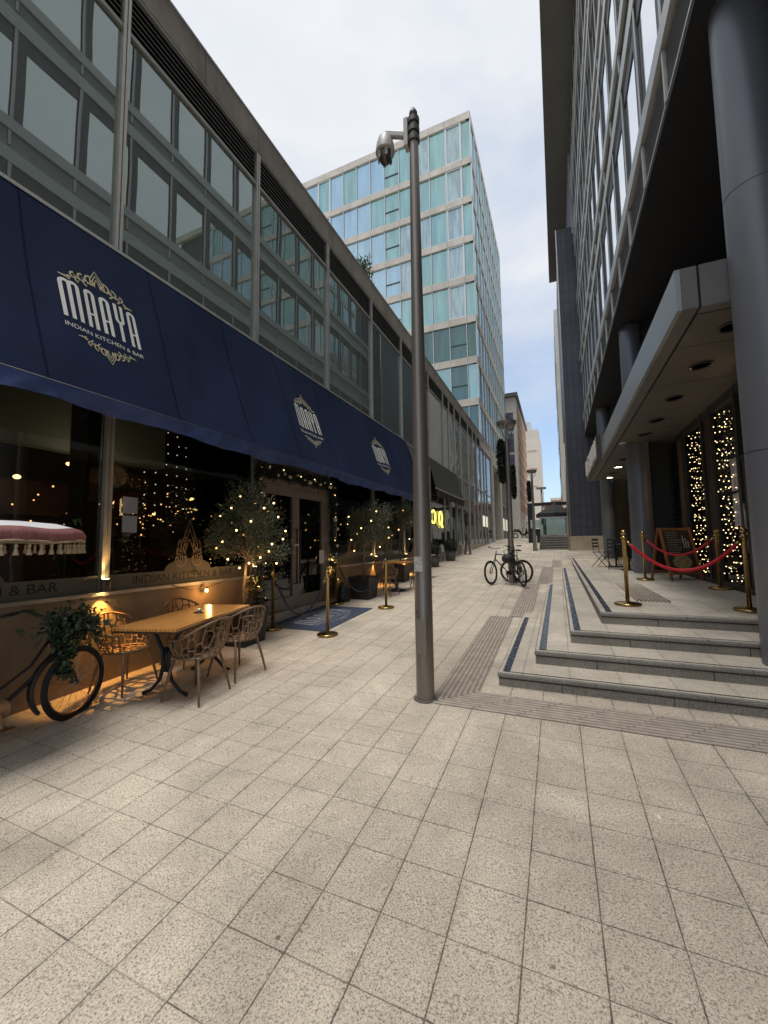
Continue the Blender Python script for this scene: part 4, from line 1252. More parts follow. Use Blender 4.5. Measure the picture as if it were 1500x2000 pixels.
# ---- wooden table
wood = newmat('varnished_pine')
m_, nt, out = wood
b_ = nt.nodes.new('ShaderNodeBsdfPrincipled'); b_.inputs['Roughness'].default_value = 0.22
wv = nt.nodes.new('ShaderNodeTexWave'); wv.wave_type = 'BANDS'; wv.bands_direction = 'X'
wv.inputs['Scale'].default_value = 9; wv.inputs['Distortion'].default_value = 7; wv.inputs['Detail'].default_value = 3; wv.inputs['Detail Scale'].default_value = 1.5
tc_ = nt.nodes.new('ShaderNodeTexCoord'); mp_ = nt.nodes.new('ShaderNodeMapping'); mp_.inputs['Scale'].default_value = (1, 0.12, 1)
nt.links.new(tc_.outputs['Object'], mp_.inputs['Vector']); nt.links.new(mp_.outputs[0], wv.inputs['Vector'])
rp_ = nt.nodes.new('ShaderNodeValToRGB'); rp_.color_ramp.elements[0].color = (0.42, 0.175, 0.045, 1); rp_.color_ramp.elements[1].color = (0.66, 0.32, 0.09, 1)
nt.links.new(wv.outputs['Fac'], rp_.inputs['Fac']); nt.links.new(rp_.outputs['Color'], b_.inputs['Base Color']); nt.links.new(b_.outputs[0], out.inputs['Surface'])
MATS['varnished_pine'] = m_; wood = m_
iron = M('cast_iron', (0.02, 0.02, 0.021), 0.45, 0.4)
TA = thing('wooden_table', 'long varnished wooden table on black cast iron legs with a tealight on it', 'table', (-3.965, 3.47, gz(3.47)), R(15.5))
tp = part('tabletop', MB().box(-0.345, 0.345, -0.77, 0.77, 0.735, 0.768), wood, TA, bevel=0.004)
part('edge_band', MB().box(-0.335, 0.335, -0.76, 0.76, 0.715, 0.733), M('edge_dark', (0.06, 0.035, 0.02), 0.5), TA)
for y in (-0.42, 0.42):
    lg = MB(True)
    for s in (-1, 1):
        lg.tube([(s*0.20, y, 0.71), (s*0.12, y, 0.62), (s*0.035, y, 0.45), (s*0.03, y, 0.30), (s*0.07, y, 0.16), (s*0.17, y, 0.055), (s*0.25, y, 0.02)], [0.020, 0.018, 0.022, 0.022, 0.018, 0.017, 0.022], 8)
    lg.box(-0.03, 0.03, y-0.018, y+0.018, 0.25, 0.5)
    lg.box(-0.22, 0.22, y-0.02, y+0.02, 0.695, 0.714)
    part('leg', lg, iron, TA)
TL = thing('tealight', 'small glass tealight on a black dish on the near wooden table', 'candle', (-3.99, 3.60, gz(3.47)+0.769))
part('dish', MB(True).lathe([(0.055, 0.0), (0.06, 0.006), (0.03, 0.010), (1e-5, 0.010)], (0,0,0), 20), black_m, TL)
part('glass', MB(True).lathe([(0.024, 0.011), (0.028, 0.04), (0.025, 0.045), (0.022, 0.012)], (0,0,0), 16), M('frosted_glass', (0.7, 0.68, 0.62), 0.3), TL)
part('flame', MB(True).ball((0,0,0.034), 0.010, 6, 1.3), EM('flame', (1, 0.7, 0.35), 2), TL)
# far table
TF = thing('pedestal_table', 'square wood-topped table on a black pedestal behind the steel post', 'table', (-3.95, 9.95, gz(9.95)), R(4))
part('tabletop', MB().box(-0.36, 0.36, -0.36, 0.36, 0.735, 0.768), wood, TF)
part('pedestal', MB(True).lathe([(0.24, 0.0), (0.24, 0.02), (0.05, 0.06), (0.04, 0.1), (0.04, 0.69), (0.15, 0.734)], (0,0,0), 20), iron, TF)
T3 = thing('pedestal_table', 'lower dark table beyond the square one, towards the grey awning', 'table', (-4.05, 12.4, gz(12.4)), R(2))
part('tabletop', MB().box(-0.36, 0.36, -0.36, 0.36, 0.72, 0.75), wood, T3)
part('pedestal', MB(True).lathe([(0.24, 0.0), (0.24, 0.02), (0.05, 0.06), (0.04, 0.1), (0.04, 0.69), (0.15, 0.718)], (0,0,0), 20), iron, T3)

# ---- up and down wall lamps on the piers
fix_m = M('lamp_bronze', (0.10, 0.085, 0.07), 0.4, 0.5)
for i, y in enumerate((3.06, 5.60, 8.22, 10.70, 13.24)):
    lab = ['up and down wall lamp over the lit lattice chair', 'up and down wall lamp left of the entrance behind the first olive tree', 'up and down wall lamp just right of the entrance',
           'up and down wall lamp by the square far table', 'up and down wall lamp at the end of the blue awning'][i]
    z = 1.29
    W_ = thing('wall_lamp', lab, 'wall lamp', (WX+0.085, y, z), 0, 'bronze wall lamps under the awning')
    sharp(part('body', MB(True).lathe([(0.05, -0.075), (0.054, -0.07), (0.054, 0.07), (0.05, 0.075)], (0,0,0), 20), fix_m, W_))
    part('lens', MB().lathe([(1e-5, 0.076), (0.036, 0.076)], (0,0,0), 16).lathe([(1e-5, -0.076), (0.036, -0.076)], (0,0,0), 16), EM('lamp_lens', (1, 0.66, 0.25), 25), W_)
    e_ = (10.5, 7, 6, 6, 7)[i]
    spot('wall_lamp_down', (WX+0.07, y, z-0.085), (0.04, 0, -1), e_*2.8, (1, 0.46, 0.10), 80, 0.015, 0.4)
    spot('wall_lamp_up', (WX+0.07, y, z+0.085), (-0.03, 0, 1), e_*2.2, (1, 0.56, 0.18), 42, 0.015, 0.6)

# ---- planters with olive trees and string lights
pot_m = M('black_planter', (0.016, 0.016, 0.018), 0.45, ns=6, amt=.3, coord='obj')
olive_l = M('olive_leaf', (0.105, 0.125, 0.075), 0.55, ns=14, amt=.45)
olive_d = M('olive_leaf_dark', (0.045, 0.055, 0.028), 0.6, ns=14, amt=.45)
bark = M('olive_bark', (0.13, 0.095, 0.065), 0.85, ns=25, amt=.3, bump=(60, .5, .004))
def olive(x, y, potw, poth, hz, rad, n, lab, labp, nlights, lablight, sd, dx=0.0, dy=0.0, dens=1.0):
    z0 = gz(y)
    r_ = random.Random(sd)
    Pn = thing('planter', labp, 'planter', (x, y, z0), 0, 'square black planters with olive trees')
    a, b2 = potw*0.42, potw*0.5
    pm_ = MB()
    lo = [(-a,-a,0),(a,-a,0),(a,a,0),(-a,a,0)]; hi = [(-b2,-b2,poth),(b2,-b2,poth),(b2,b2,poth),(-b2,b2,poth)]
    hi2 = [(p[0]*0.88, p[1]*0.88, poth) for p in hi]; lo2 = [(p[0]*0.88, p[1]*0.88, poth-0.06) for p in hi]
    for k in range(4):
        q = (k+1) % 4
        pm_.poly([lo[k], lo[q], hi[q], hi[k]]); pm_.poly([hi[k], hi[q], hi2[q], hi2[k]]); pm_.poly([hi2[k], hi2[q], lo2[q], lo2[k]])
    part('pot', pm_, pot_m, Pn)
    part('soil', MB().poly(lo2), M('soil', (0.03, 0.022, 0.015), 0.95, ns=30, amt=.5), Pn)
    Tr = thing('olive_tree', lab, 'tree', (x, y, z0+poth-0.06), 0, 'olive trees in the black planters')
    c = Vector((dx, dy, hz-poth))
    tr = MB(True)
    tr.tube([(0,0,0), (0.02,0.01,0.18), (-0.01,0.02,0.36), (dx*0.3, dy*0.3, c.z-rad*0.55)], [0.033, 0.027, 0.024, 0.018], 8)
    tips = []
    for k in range(26):
        a_ = r_.uniform(0, 2*PI); e1 = r_.uniform(-0.5, 1.3)
        d = Vector((math.cos(a_)*math.cos(e1), math.sin(a_)*math.cos(e1), math.sin(e1)))
        st_ = Vector((dx*0.3, dy*0.3, c.z - rad*r_.uniform(0.4, 0.75)))
        end = c + Vector((d.x*rad*0.9, d.y*rad*0.9, d.z*rad*1.05))*r_.uniform(0.7, 1.12)
        mid = (st_+end)/2 + Vector((r_.uniform(-.08,.08), r_.uniform(-.08,.08), -0.03))
        tr.tube([st_, mid, end], [0.010, 0.006, 0.003], 5, caps=False)
        tips.append((mid, end))
    part('trunk', tr, bark, Tr)
    l1_, l2_ = MB(), MB()
    for k in range(n):
        mid, end = r_.choice(tips)
        t = r_.random()**0.6
        p = mid.lerp(end, t*1.1) + Vector((r_.gauss(0,1), r_.gauss(0,1), r_.gauss(0,1)))*rad*0.13
        d = (p-c).normalized() + Vector((r_.gauss(0,.6), r_.gauss(0,.6), r_.gauss(0,.6)+0.25))
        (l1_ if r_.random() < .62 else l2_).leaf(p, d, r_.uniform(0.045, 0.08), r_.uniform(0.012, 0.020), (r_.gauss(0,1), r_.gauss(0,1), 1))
    part('foliage', l1_, olive_l, Tr); part('dark_foliage', l2_, olive_d, Tr)  # second mesh holds the darker leaves, picked at random
    # string of lights
    S_ = thing('string_lights', lablight, 'string lights', (x, y, z0+poth), 0, 'warm string lights in the olive trees')
    wp = []
    for k in range(nlights*3):
        a_ = k*0.75 + sd; t = k/(nlights*3)
        hh = c.z - rad*1.0 + rad*1.9*t; rr = rad*(0.45+0.55*math.sin(PI*min(1, t*0.95+0.05)))*r_.uniform(0.7, 1.05)
        wp.append(Vector((dx + math.cos(a_)*rr, dy + math.sin(a_)*rr, hh-0.02+r_.uniform(-.06, .06))))
    part('wire', MB(True).tube(wp, 0.0022, 4, caps=False), black_m, S_)
    bulb = None
    for k in range(0, nlights*3, 3):
        if bulb is None:
            bulb = part('bulb', MB(True).ball((0,0,0), 0.0145, 6), warm_bulb, S_)
            bulb.location = wp[k]
        else:
            q = bulb.copy(); COL.objects.link(q); q.parent = S_; q.location = wp[k]
    return Tr
olive(-4.52, 4.92, 0.54, 0.52, 1.76, 0.60, 9000, 'largest olive tree, left of the restaurant door, glowing orange at its base', 'black planter behind the near wooden table, left of the door', 24,
      'warm string lights in the big olive tree left of the door', 3, dx=0.10, dy=0.10)
olive(-4.36, 8.80, 0.56, 0.52, 1.72, 0.62, 8000, 'olive tree right of the restaurant door behind the navy rope', 'black planter behind the right-hand navy rope', 15,
      'warm string lights in the olive tree right of the door', 8, dx=0.02, dy=0.2)
olive(-4.50, 11.6, 0.50, 0.48, 1.85, 0.55, 4500, 'reddish olive tree between the far tables, partly behind the steel post', 'black planter by the far tables at the end of the blue awning', 6,
      'warm string lights in the farthest olive tree', 13, dx=0.0, dy=0.1)
for (x, y, z, e_) in ((-4.42, 4.85, 1.34, 3.6), (-4.34, 8.95, 1.40, 1.8)):
    ld = bpy.data.lights.new('string_glow', 'POINT'); ld.energy = e_; ld.color = (1, 0.55, 0.2); ld.shadow_soft_size = 0.12
    o = bpy.data.objects.new('string_glow', ld); COL.objects.link(o); o.location = (x, y, z)
# single festoon bulb on a drooping wire
FS = thing('festoon_bulb', 'single bare glowing bulb hanging on a wire below the window sill behind the table', 'lamp', (WX+0.10, 4.53, 1.07))
part('wire', MB(True).tube([(-0.06, -0.55, 0.13), (-0.03, -0.25, 0.03), (0, 0, 0.05), (-0.02, 0.25, 0.08), (-0.03, 0.5, 0.14)], 0.004, 5), black_m, FS)
part('bulb', MB(True).ball((0,0,0), 0.024, 8, 1.2), warm_bulb, FS)
part('socket', MB(True).lathe([(0.013, 0.022), (0.015, 0.05)], (0,0,0), 10), black_m, FS)
ld = bpy.data.lights.new('festoon_glow', 'POINT'); ld.energy = 2.6; ld.color = (1, 0.45, 0.12); ld.shadow_soft_size = 0.02
o = bpy.data.objects.new('festoon_glow', ld); COL.objects.link(o); o.location = (WX+0.16, 4.53, 1.06)
# small shrub beside the door
SH = thing('dark_shrub', 'small dark leafy shrub between the first planter and the door', 'plant', (-4.72, 5.42, gz(5.42)))
s_ = MB()
for k in range(900):
    p = Vector((rnd.gauss(0, .09), rnd.gauss(0, .09), 0.12+rnd.random()*0.85)); s_.leaf(p, (rnd.gauss(0,1), rnd.gauss(0,1), 0.4), 0.06, 0.03, (0,0,1))
part('foliage', s_, needle, SH)
part('pot', MB(True).lathe([(0.11, 0), (0.14, 0.22), (0.12, 0.22)], (0,0,0), 16), pot_m, SH)
SH2 = thing('dark_shrub', 'low dark mound-shaped plant pot between the rope post and the right-hand planter', 'plant', (-4.66, 8.32, gz(8.3)))
part('pot', MB(True).lathe([(0.16, 0), (0.17, 0.1), (0.12, 0.3), (0.05, 0.42), (1e-4, 0.44)], (0,0,0), 16), pot_m, SH2)

# ---- garland round the door
GA = thing('door_garland', 'dark fir garland with gold baubles framing the restaurant door', 'garland', (WX+0.10, DOOR0, 1.0))
path = []
y0, y1 = DOOR0+0.03, DOOR1+0.03
for k in range(20): path.append(Vector((0, y0, 0.75 + 2.35*k/20)))
for k in range(24): path.append(Vector((0, y0 + (y1-y0)*k/24, 3.10 + 0.05*math.sin(k*1.3))))
for k in range(25): path.append(Vector((0, y1, 3.10 - 2.45*k/24)))
gm = MB()
for p in path:
    for q in range(75):
        d = Vector((rnd.gauss(0,1)*0.9+0.3, rnd.gauss(0,1), rnd.gauss(0,1))).normalized()
        c = Vector((WX+0.09, p.y + rnd.uniform(-.06,.06), p.z + rnd.uniform(-.06,.06)))
        gm.leaf(c + d*0.03, d, rnd.uniform(0.07, 0.14), 0.022, (0.2,0.3,1))
part('foliage', gm, needle, GA, True)
baub = M('gold_bauble', (0.62, 0.42, 0.15), 0.25, 1.0); baub2 = M('pale_bauble', (0.6, 0.5, 0.4), 0.4, 0.5)
for k, p in enumerate(path):
    if k % 2 == 0:
        r_ = rnd.choice((0.03, 0.04, 0.055, 0.028))
        part('bauble', MB(True).ball((WX+0.19+rnd.uniform(-.02,.02), p.y+rnd.uniform(-.08,.08), p.z+rnd.uniform(-.05,.05)), r_, 10), baub if rnd.random() < .6 else baub2, GA, True)
    if k % 5 == 1:
        part('bulb', MB(True).ball((WX+0.20, p.y+rnd.uniform(-.1,.1), p.z+rnd.uniform(-.08,.08)), 0.011, 6), white_bulb, GA, True)

# ---- stanchions and ropes
def stanchion_parts(c, top):
    part('base', sharp_b(MB(True).lathe([(0.165, 0.0), (0.17, 0.006), (0.17, 0.028), (0.155, 0.036), (0.06, 0.042), (0.03, 0.06)], (0,0,0), 36)), brass, c)
    part('post', MB(True).lathe([(0.026, 0.055), (0.026, 0.90), (0.034, 0.905), (0.034, 0.935), (0.026, 0.94)], (0,0,0), 20), brass, c)
    if top == 'ball':
        part('finial', MB(True).lathe([(0.03, 0.935), (0.047, 0.945), (0.047, 0.96), (0.025, 0.972), (0.02, 0.985)], (0,0,0), 20).ball((0,0,1.022), 0.042, 14), brass, c)
    else:
        part('finial', MB(True).lathe([(0.026, 0.94), (0.03, 0.955), (0.026, 1.01), (0.012, 1.03), (1e-5, 1.032)], (0,0,0), 20), brass, c)
def sharp_b(mb): return mb
G1, G2 = 'brass rope posts by the restaurant door', 'ball-topped brass rope posts on the terrace'
s0 = thing('rope_post', 'front brass rope post standing on the corner of the navy door mat', 'rope post', (-3.46, 5.66, gz(5.66)), 0, G1)
stanchion_parts(s0, 'cap')
copy_tree(s0, None, (-3.37, 7.85, gz(7.85)), 0, 'brass rope post nearest the street, right of the navy door mat', G1)
copy_tree(s0, None, (-4.60, 5.72, gz(5.72)), 0, 'brass rope post against the wall behind the first planter', G1)
copy_tree(s0, None, (-4.62, 7.95, gz(7.95)), 0, 'brass rope post against the wall right of the door', G1)
s1 = thing('rope_post', 'brass rope post with a ball top at the front left corner of the terrace', 'rope post', (0.865, 6.64, tz(3, 6.64)), 0, G2)
stanchion_parts(s1, 'ball')
copy_tree(s1, None, (2.185, 6.55, tz(3, 6.55)), 0, 'brass rope post with a ball top beside the big grey column', G2)
copy_tree(s1, None, (1.71, 10.35, tz(3, 10.35)), 0, 'smaller-looking brass rope post in front of the chalkboard', G2)
copy_tree(s1, None, (2.60, 8.95, tz(3, 8.95)), 0, 'brass rope post by the poster on the shopfront', G2)
def rope(name, a, b_, drop, mat_, lab, grp, r_=0.022):
    a, b_ = Vector(a), Vector(b_)
    pts = []
    for k in range(33):
        t = k/32; p = a.lerp(b_, t); p.z -= drop*(1-(2*t-1)**2)
        pts.append(p)
    o = thing('rope', lab, 'rope', tuple(a), 0, grp)
    part('cord', MB(True).tube(pts[1:-1], r_, 10), mat_, o, True)
    part('hook', MB(True).tube([pts[0], pts[1], pts[2]], 0.024*0+r_*0.9+0.002, 8).tube([a, a+Vector((0,0,0.02))], 0.01, 6), brass, o, True)
    part('hook', MB(True).tube([pts[-1], pts[-2], pts[-3]], r_*0.9+0.002, 8), brass, o, True)
    return o
red_v = M('red_velvet', (0.55, 0.012, 0.03), 0.7, ns=30, amt=.25)
navy_r = M('navy_rope', (0.006, 0.009, 0.028), 0.7, ns=30, amt=.3)
za, zb = tz(3, 6.6)+0.90, tz(3, 10)+0.90
rope('r', (0.90, 6.64, za), (2.15, 6.55, za), 0.40, red_v, 'front red velvet rope nearest the steps', 'red velvet ropes')
rope('r', (1.75, 10.33, zb), (2.57, 9.0, zb), 0.33, red_v, 'rear red velvet rope running in front of the fairy lights', 'red velvet ropes')
z1_, z2_ = gz(5.7)+0.92, gz(7.9)+0.92
rope('r', (-3.49, 5.66, z1_), (-4.57, 5.72, z1_), 0.62, navy_r, 'navy rope hanging low left of the door mat', 'navy ropes', 0.018)
rope('r', (-3.40, 7.85, z2_), (-4.59, 7.95, z2_), 0.62, navy_r, 'navy rope hanging in front of the right-hand planter', 'navy ropes', 0.018)

# ---- door mat with the emblem
mm = M('navy_mat', (0.045, 0.060, 0.105), 0.9, ns=40, amt=.3)
MT = thing('door_mat', 'navy blue door mat printed with the pale restaurant emblem', 'mat', (-4.1, 6.6, gz(6.6)))
w = MB()
mx0, mx1, my0, my1 = -4.90, -3.62, 5.82, 7.72
hh_ = 0.012
def GP(x, y, h): return (x, y, SL*y + h)
w.poly([GP(mx0,my0,hh_), GP(mx1,my0,hh_), GP(mx1,my1,hh_), GP(mx0,my1,hh_)])
for a, b_ in (((mx0,my0),(mx1,my0)), ((mx1,my0),(mx1,my1)), ((mx1,my1),(mx0,my1)), ((mx0,my1),(mx0,my0))):
    w.poly([GP(*a,0.0), GP(*b_,0.0), GP(*b_,hh_), GP(*a,hh_)])
part('mat', w, mm, MT, True)
emblem(lambda a, b_: GP((mx0+mx1)/2 - b_ + 0.05, (my0+my1)/2 + a, hh_+0.002), 1.35, 1.05, MT, M('mat_print', (0.36, 0.38, 0.42), 0.85), M('mat_print_gold', (0.34, 0.34, 0.33), 0.85))

# ---- boxwood balls, A-board and grey awning farther up
box_m = M('boxwood', (0.020, 0.034, 0.014), 0.75, ns=30, amt=.5)
def boxball(x, y, s, lab):
    o = thing('boxwood_ball', lab, 'shrub', (x, y, gz(y)), 0, 'clipped box balls in pots by the wall')
    m_ = MB()
    for k in range(1100):
        q = Vector((rnd.gauss(0,1), rnd.gauss(0,1), rnd.gauss(0,1))).normalized()
        m_.leaf(Vector((0,0,0.62*s)) + q*0.27*s*rnd.uniform(.8, 1.03), q + Vector((rnd.gauss(0,.5), rnd.gauss(0,.5), rnd.gauss(0,.5))), 0.05, 0.03, (0,.3,1))
    m_.ball((0,0,0.62*s), 0.22*s, 10)
    part('foliage', m_, box_m, o)
    part('pot', MB(True).lathe([(0.17*s, 0), (0.22*s, 0.38*s), (0.19*s, 0.38*s)], (0,0,0), 20), M('grey_pot', (0.09, 0.09, 0.09), 0.7), o)
boxball(-4.62, 15.7, 1.1, 'clipped box ball in a pot nearest the steel post')
boxball(-4.58, 18.3, 1.15, 'clipped box ball in a pot under the grey awning, farther up')
AB = thing('sandwich_board', 'dark thin A-board leaning outside the shop beyond the grey awning', 'sign', (-4.45, 22.0, gz(22)))
part('board', MB().beam((0.05, 0, 0), (-0.12, 0.1, 1.15), 0.5, 0.03, (1, 0, 0)), M('board_brown', (0.10, 0.075, 0.06), 0.6), AB)
part('support', MB().beam((-0.3, 0.3, 0), (-0.12, 0.1, 1.13), 0.5, 0.025, (1, 0, 0)), M('board_brown', (0.10, 0.075, 0.06), 0.6), AB)
GAw = thing('grey_awning', 'dark charcoal awning over the shop with the yellow neon sign', 'awning', (WX, 16.2, 4))
gx0, gz0, gx1, gz1 = WX+0.04, 5.42, -4.60, 4.02
char = M('charcoal_canvas', (0.035, 0.034, 0.030), 0.8, ns=2, amt=.25, bump=(120, .3, .002))
part('canopy', MB(True).grid(lambda u, v: (gx0+(gx1-gx0)*v, 16.2+5.4*u, gz0+(gz1-gz0)*v - 0.03*math.sin(PI*v)), 30, 6, True), char, GAw, True)
part('valance', MB(True).grid(lambda u, v: (gx1+0.01+0.015*math.sin(u*40), 16.2+5.4*u, gz1-0.005-0.34*v), 60, 2, True), M('black_valance', (0.012, 0.011, 0.014), 0.7), GAw, True)
part('front_bar', MB(True).tube([(gx1, 16.2, gz1), (gx1, 21.6, gz1)], 0.03, 8), alu_d, GAw, True)
part('support_arm', MB(True).tube([(WX+0.03, 17.4, 3.6), (gx1, 17.2, gz1-0.05)], 0.03, 6), black_m, GAw, True)
neon = EM('yellow_neon', (1.0, 0.80, 0.14), 1.1, True)
NE = thing('neon_sign', 'two round yellow glowing neon shapes in the shop window under the grey awning', 'sign', (WX+0.01, 17.4, 2.87))
part('neon_loop', MB(True).tube([(0.03, -0.55+0.30*math.cos(R(a)), 0.28*math.sin(R(a))) for a in range(-140, 141, 14)], 0.040, 8), neon, NE)
part('neon_loop', MB(True).tube([(0.03, 0.62+0.25*math.cos(R(a)), 0.30*math.sin(R(a))) for a in range(0, 360, 15)], 0.040, 8, closed=True), neon, NE)
part('neon_tail', MB(True).tube([(0.03, 0.72, -0.22), (0.03, 0.92, -0.42)], 0.045, 8), neon, NE)
# plant on the flat roof
RP = thing('roof_plant', 'small weedy shrub growing on the parapet in front of the glass tower', 'plant', (WX-0.15, 10.6, 9.84))
m_ = MB()
for k in range(420):
    p = Vector((rnd.gauss(0,.09), rnd.gauss(0,.15), rnd.random()*0.6)); m_.leaf(p, (rnd.gauss(0,1), rnd.gauss(0,1), .8), 0.10, 0.035, (0,0,1))
part('foliage', m_, M('weed_green', (0.06, 0.085, 0.03), 0.6), RP)
m_ = MB(True)
for k in range(7): m_.tube([(0,0,0), (rnd.gauss(0,.08), rnd.gauss(0,.12), .35), (rnd.gauss(0,.14), rnd.gauss(0,.2), .75)], 0.008, 5)
part('stem', m_, bark, RP)

# ================================================================ bicycles
chrome = M('chrome', (0.45, 0.44, 0.42), 0.25, 1.0)
tyre_m = M('tyre_rubber', (0.014, 0.013, 0.013), 0.8)
def wheel(parent, x, rad, rim_mat, yaw=0.0, tyre=0.018):
    wh = part('wheel', MB(True).lathe([(0.016, -0.045), (0.022, -0.04), (0.022, 0.04), (0.016, 0.045)], (0,0,0), 12), chrome, parent)
    wh.location = (x, 0, rad); wh.rotation_euler = (R(90), 0, yaw)
    n = 40
    part('tyre', MB(True).tube([((rad-tyre)*math.cos(2*PI*k/n), (rad-tyre)*math.sin(2*PI*k/n), 0) for k in range(n)], tyre, 8, closed=True), tyre_m, wh)
    part('rim', MB(True).tube([((rad-2.3*tyre)*math.cos(2*PI*k/n), (rad-2.3*tyre)*math.sin(2*PI*k/n), 0) for k in range(n)], 0.010, 6, closed=True), rim_mat, wh)
    sp = MB()
    for k in range(28):
        a = 2*PI*k/28; s = 0.03 if k % 2 else -0.03; a2 = a + (0.35 if k % 4 < 2 else -0.35)
        sp.tube([(0.02*math.cos(a2), 0.02*math.sin(a2), s), ((rad-2.4*tyre)*math.cos(a), (rad-2.4*tyre)*math.sin(a), 0)], 0.0016, 4, caps=False)
    part('spokes', sp, chrome, wh)
    return wh
def bicycle(label, loc, rz, frame_mat, rad=0.33, wb=1.03, step=False, steer=0.0, lean=0.0, rim=None, basket=False, fender=False, drop=False, tyre=0.021, group=None, name='bicycle'):
    B_ = thing(name, label, 'bicycle', loc, 0, group)
    B_.rotation_euler = (lean, 0, rz)
    rim = rim or chrome
    wheel(B_, -wb/2, rad, rim, 0.0, tyre); wheel(B_, wb/2, rad, rim, steer, tyre)
    bb = Vector((-0.08, 0, 0.28)); st = Vector((-0.22, 0, 0.80)); hd1 = Vector((wb/2-0.20, 0, 0.86)); hd0 = Vector((wb/2-0.155, 0, 0.70))
    f = MB(True)
    if step:
        f.tube([hd0, (0.18, 0, 0.48), (0.02, 0, 0.34), bb], 0.019, 8)
        f.tube([hd1-Vector((0,0,.04)), (0.15, 0, 0.58), (-0.05, 0, 0.44), (-0.13, 0, 0.46)], 0.013, 8)
    else:
        f.tube([hd1-Vector((0,0,.03)), st-Vector((0,0,.03))], 0.014, 8); f.tube([hd0, bb], 0.017, 8)
    f.tube([bb, st], 0.015, 8)
    for s in (-1, 1):
        f.tube([bb + Vector((0, s*0.02, 0)), (-wb/2, s*0.055, rad)], 0.009, 6)
        f.tube([st + Vector((0, s*0.012, -0.05)), (-wb/2, s*0.055, rad)], 0.008, 6)
    f.tube([hd1, hd0], 0.019, 8)
    part('frame', f, frame_mat, B_)
    fk = MB(True)
    for s in (-1, 1):
        fk.tube([hd0, (wb/2-0.125, s*0.05, 0.62), (wb/2-0.03, s*0.055, rad+0.1), (wb/2, s*0.055, rad)], 0.011, 6)
    part('fork', fk, frame_mat, B_)
    h = MB(True)
    top = hd1 + Vector((-0.02, 0, 0.10))
    h.tube([hd1, top], 0.013, 8)
    c_, s_ = math.cos(steer), math.sin(steer)
    def H(x, y, z): return top + Vector((x*c_ - y*s_, x*s_ + y*c_, z))
    if drop:
        h.tube([H(0.02,-.21,0), H(0.05,-.2,0), H(0.02,0,0), H(0.05,.2,0), H(0.02,.21,0)], 0.012, 8)
        for s in (-1, 1): h.tube([H(0.05, s*.2, 0), H(0.12, s*.21, -0.03), H(0.10, s*.21, -0.12), H(0.0, s*.21, -0.14)], 0.012, 8)
    else:
        h.tube([H(-0.16,-.29,.07), H(-0.02,-.26,.09), H(0.05,-.1,.02), H(0.05,.1,.02), H(-0.02,.26,.09), H(-0.16,.29,.07)], 0.012, 8)
    part('handlebar', h, chrome if not step else frame_mat, B_)
    for s in (-1, 1):
        part('grip', MB(True).tube([H(-0.06, s*.275, .08), H(-0.19, s*.295, .068)], 0.017, 8), black_m, B_)
    sd_ = MB(True)
    sd_.tube([st, st+Vector((-0.03, 0, 0.12))], 0.012, 8)
    part('seat_post', sd_, chrome, B_)
    part('saddle', MB(True).grid(lambda u, v: Vector((-0.39+0.27*u, (v-.5)*(0.17*(1-u)**0.7+0.04), 0.945 - 0.03*(2*v-1)**2 + 0.012*math.cos(u*6))), 10, 6, False), black_m, B_)
    part('chainring', MB(True).lathe([(0.09, -0.003), (0.095, 0), (0.09, 0.003)], (bb.x, -0.05, bb.z), 24, Matrix.Rotation(R(90), 3, 'X')).tube([(bb.x+0.09*math.cos(R(k*15)), -0.05, bb.z+0.09*math.sin(R(k*15))) for k in range(24)], 0.007, 5, closed=True), rim, B_)
    for s, a in ((-1, R(-70)), (1, R(110))):
        e = bb + Vector((0.17*math.cos(a), s*0.075, 0.17*math.sin(a)))
        part('pedal', MB().beam(bb + Vector((0, s*0.07, 0)), e, 0.014, 0.02).obox(e + Vector((0, s*0.05, 0)), (0.09, 0.08, 0.02)), rim, B_)
    if fender:
        for cx in ((wb/2, -wb/2)):
            m_ = MB(True)
            a0, a1 = (60, 215) if cx > 0 else (-5, 170)
            pts = [R(a0 + (a1-a0)*k/16) for k in range(17)]
            if cx > 0:
                pts = [R(90 + (215-90)*k/16) for k in range(17)]
            for p0, p1 in zip(pts, pts[1:]):
                r1_, r2_ = rad+0.018, rad+0.018
                m_.poly([(cx+r1_*math.cos(p0), -0.034, rad+r1_*math.sin(p0)), (cx+r1_*math.cos(p1), -0.034, rad+r1_*math.sin(p1)), (cx+r1_*math.cos(p1), 0.034, rad+r1_*math.sin(p1)), (cx+r1_*math.cos(p0), 0.034, rad+r1_*math.sin(p0))])
                for s in (-1, 1):
                    m_.poly([(cx+r1_*math.cos(p0), s*0.034, rad+r1_*math.sin(p0)), (cx+r1_*math.cos(p1), s*0.034, rad+r1_*math.sin(p1)), (cx+(r1_-.03)*math.cos(p1), s*0.036, rad+(r1_-.03)*math.sin(p1)), (cx+(r1_-.03)*math.cos(p0), s*0.036, rad+(r1_-.03)*math.sin(p0))])
            part('mudguard', m_, frame_mat, B_)
    if basket:
        m_ = MB(True); cx = wb/2-0.02
        for zz, r_ in ((0.72, 0.13), (0.80, 0.15), (0.88, 0.165), (0.94, 0.175)):
            m_.tube([(cx+r_*math.cos(2*PI*k/20), r_*1.15*math.sin(2*PI*k/20), zz) for k in range(20)], 0.005, 5, closed=True)
        for k in range(16):
            a = 2*PI*k/16; m_.tube([(cx+0.12*math.cos(a), 0.138*math.sin(a), 0.69), (cx+0.175*math.cos(a), 0.2*math.sin(a), 0.94)], 0.004, 4)
        part('basket', m_, M('wicker', (0.10, 0.06, 0.035), 0.7), B_)
        part('headlamp', MB(True).ball((wb/2-0.07, 0, 1.0), 0.045, 10), chrome, B_)
    return B_
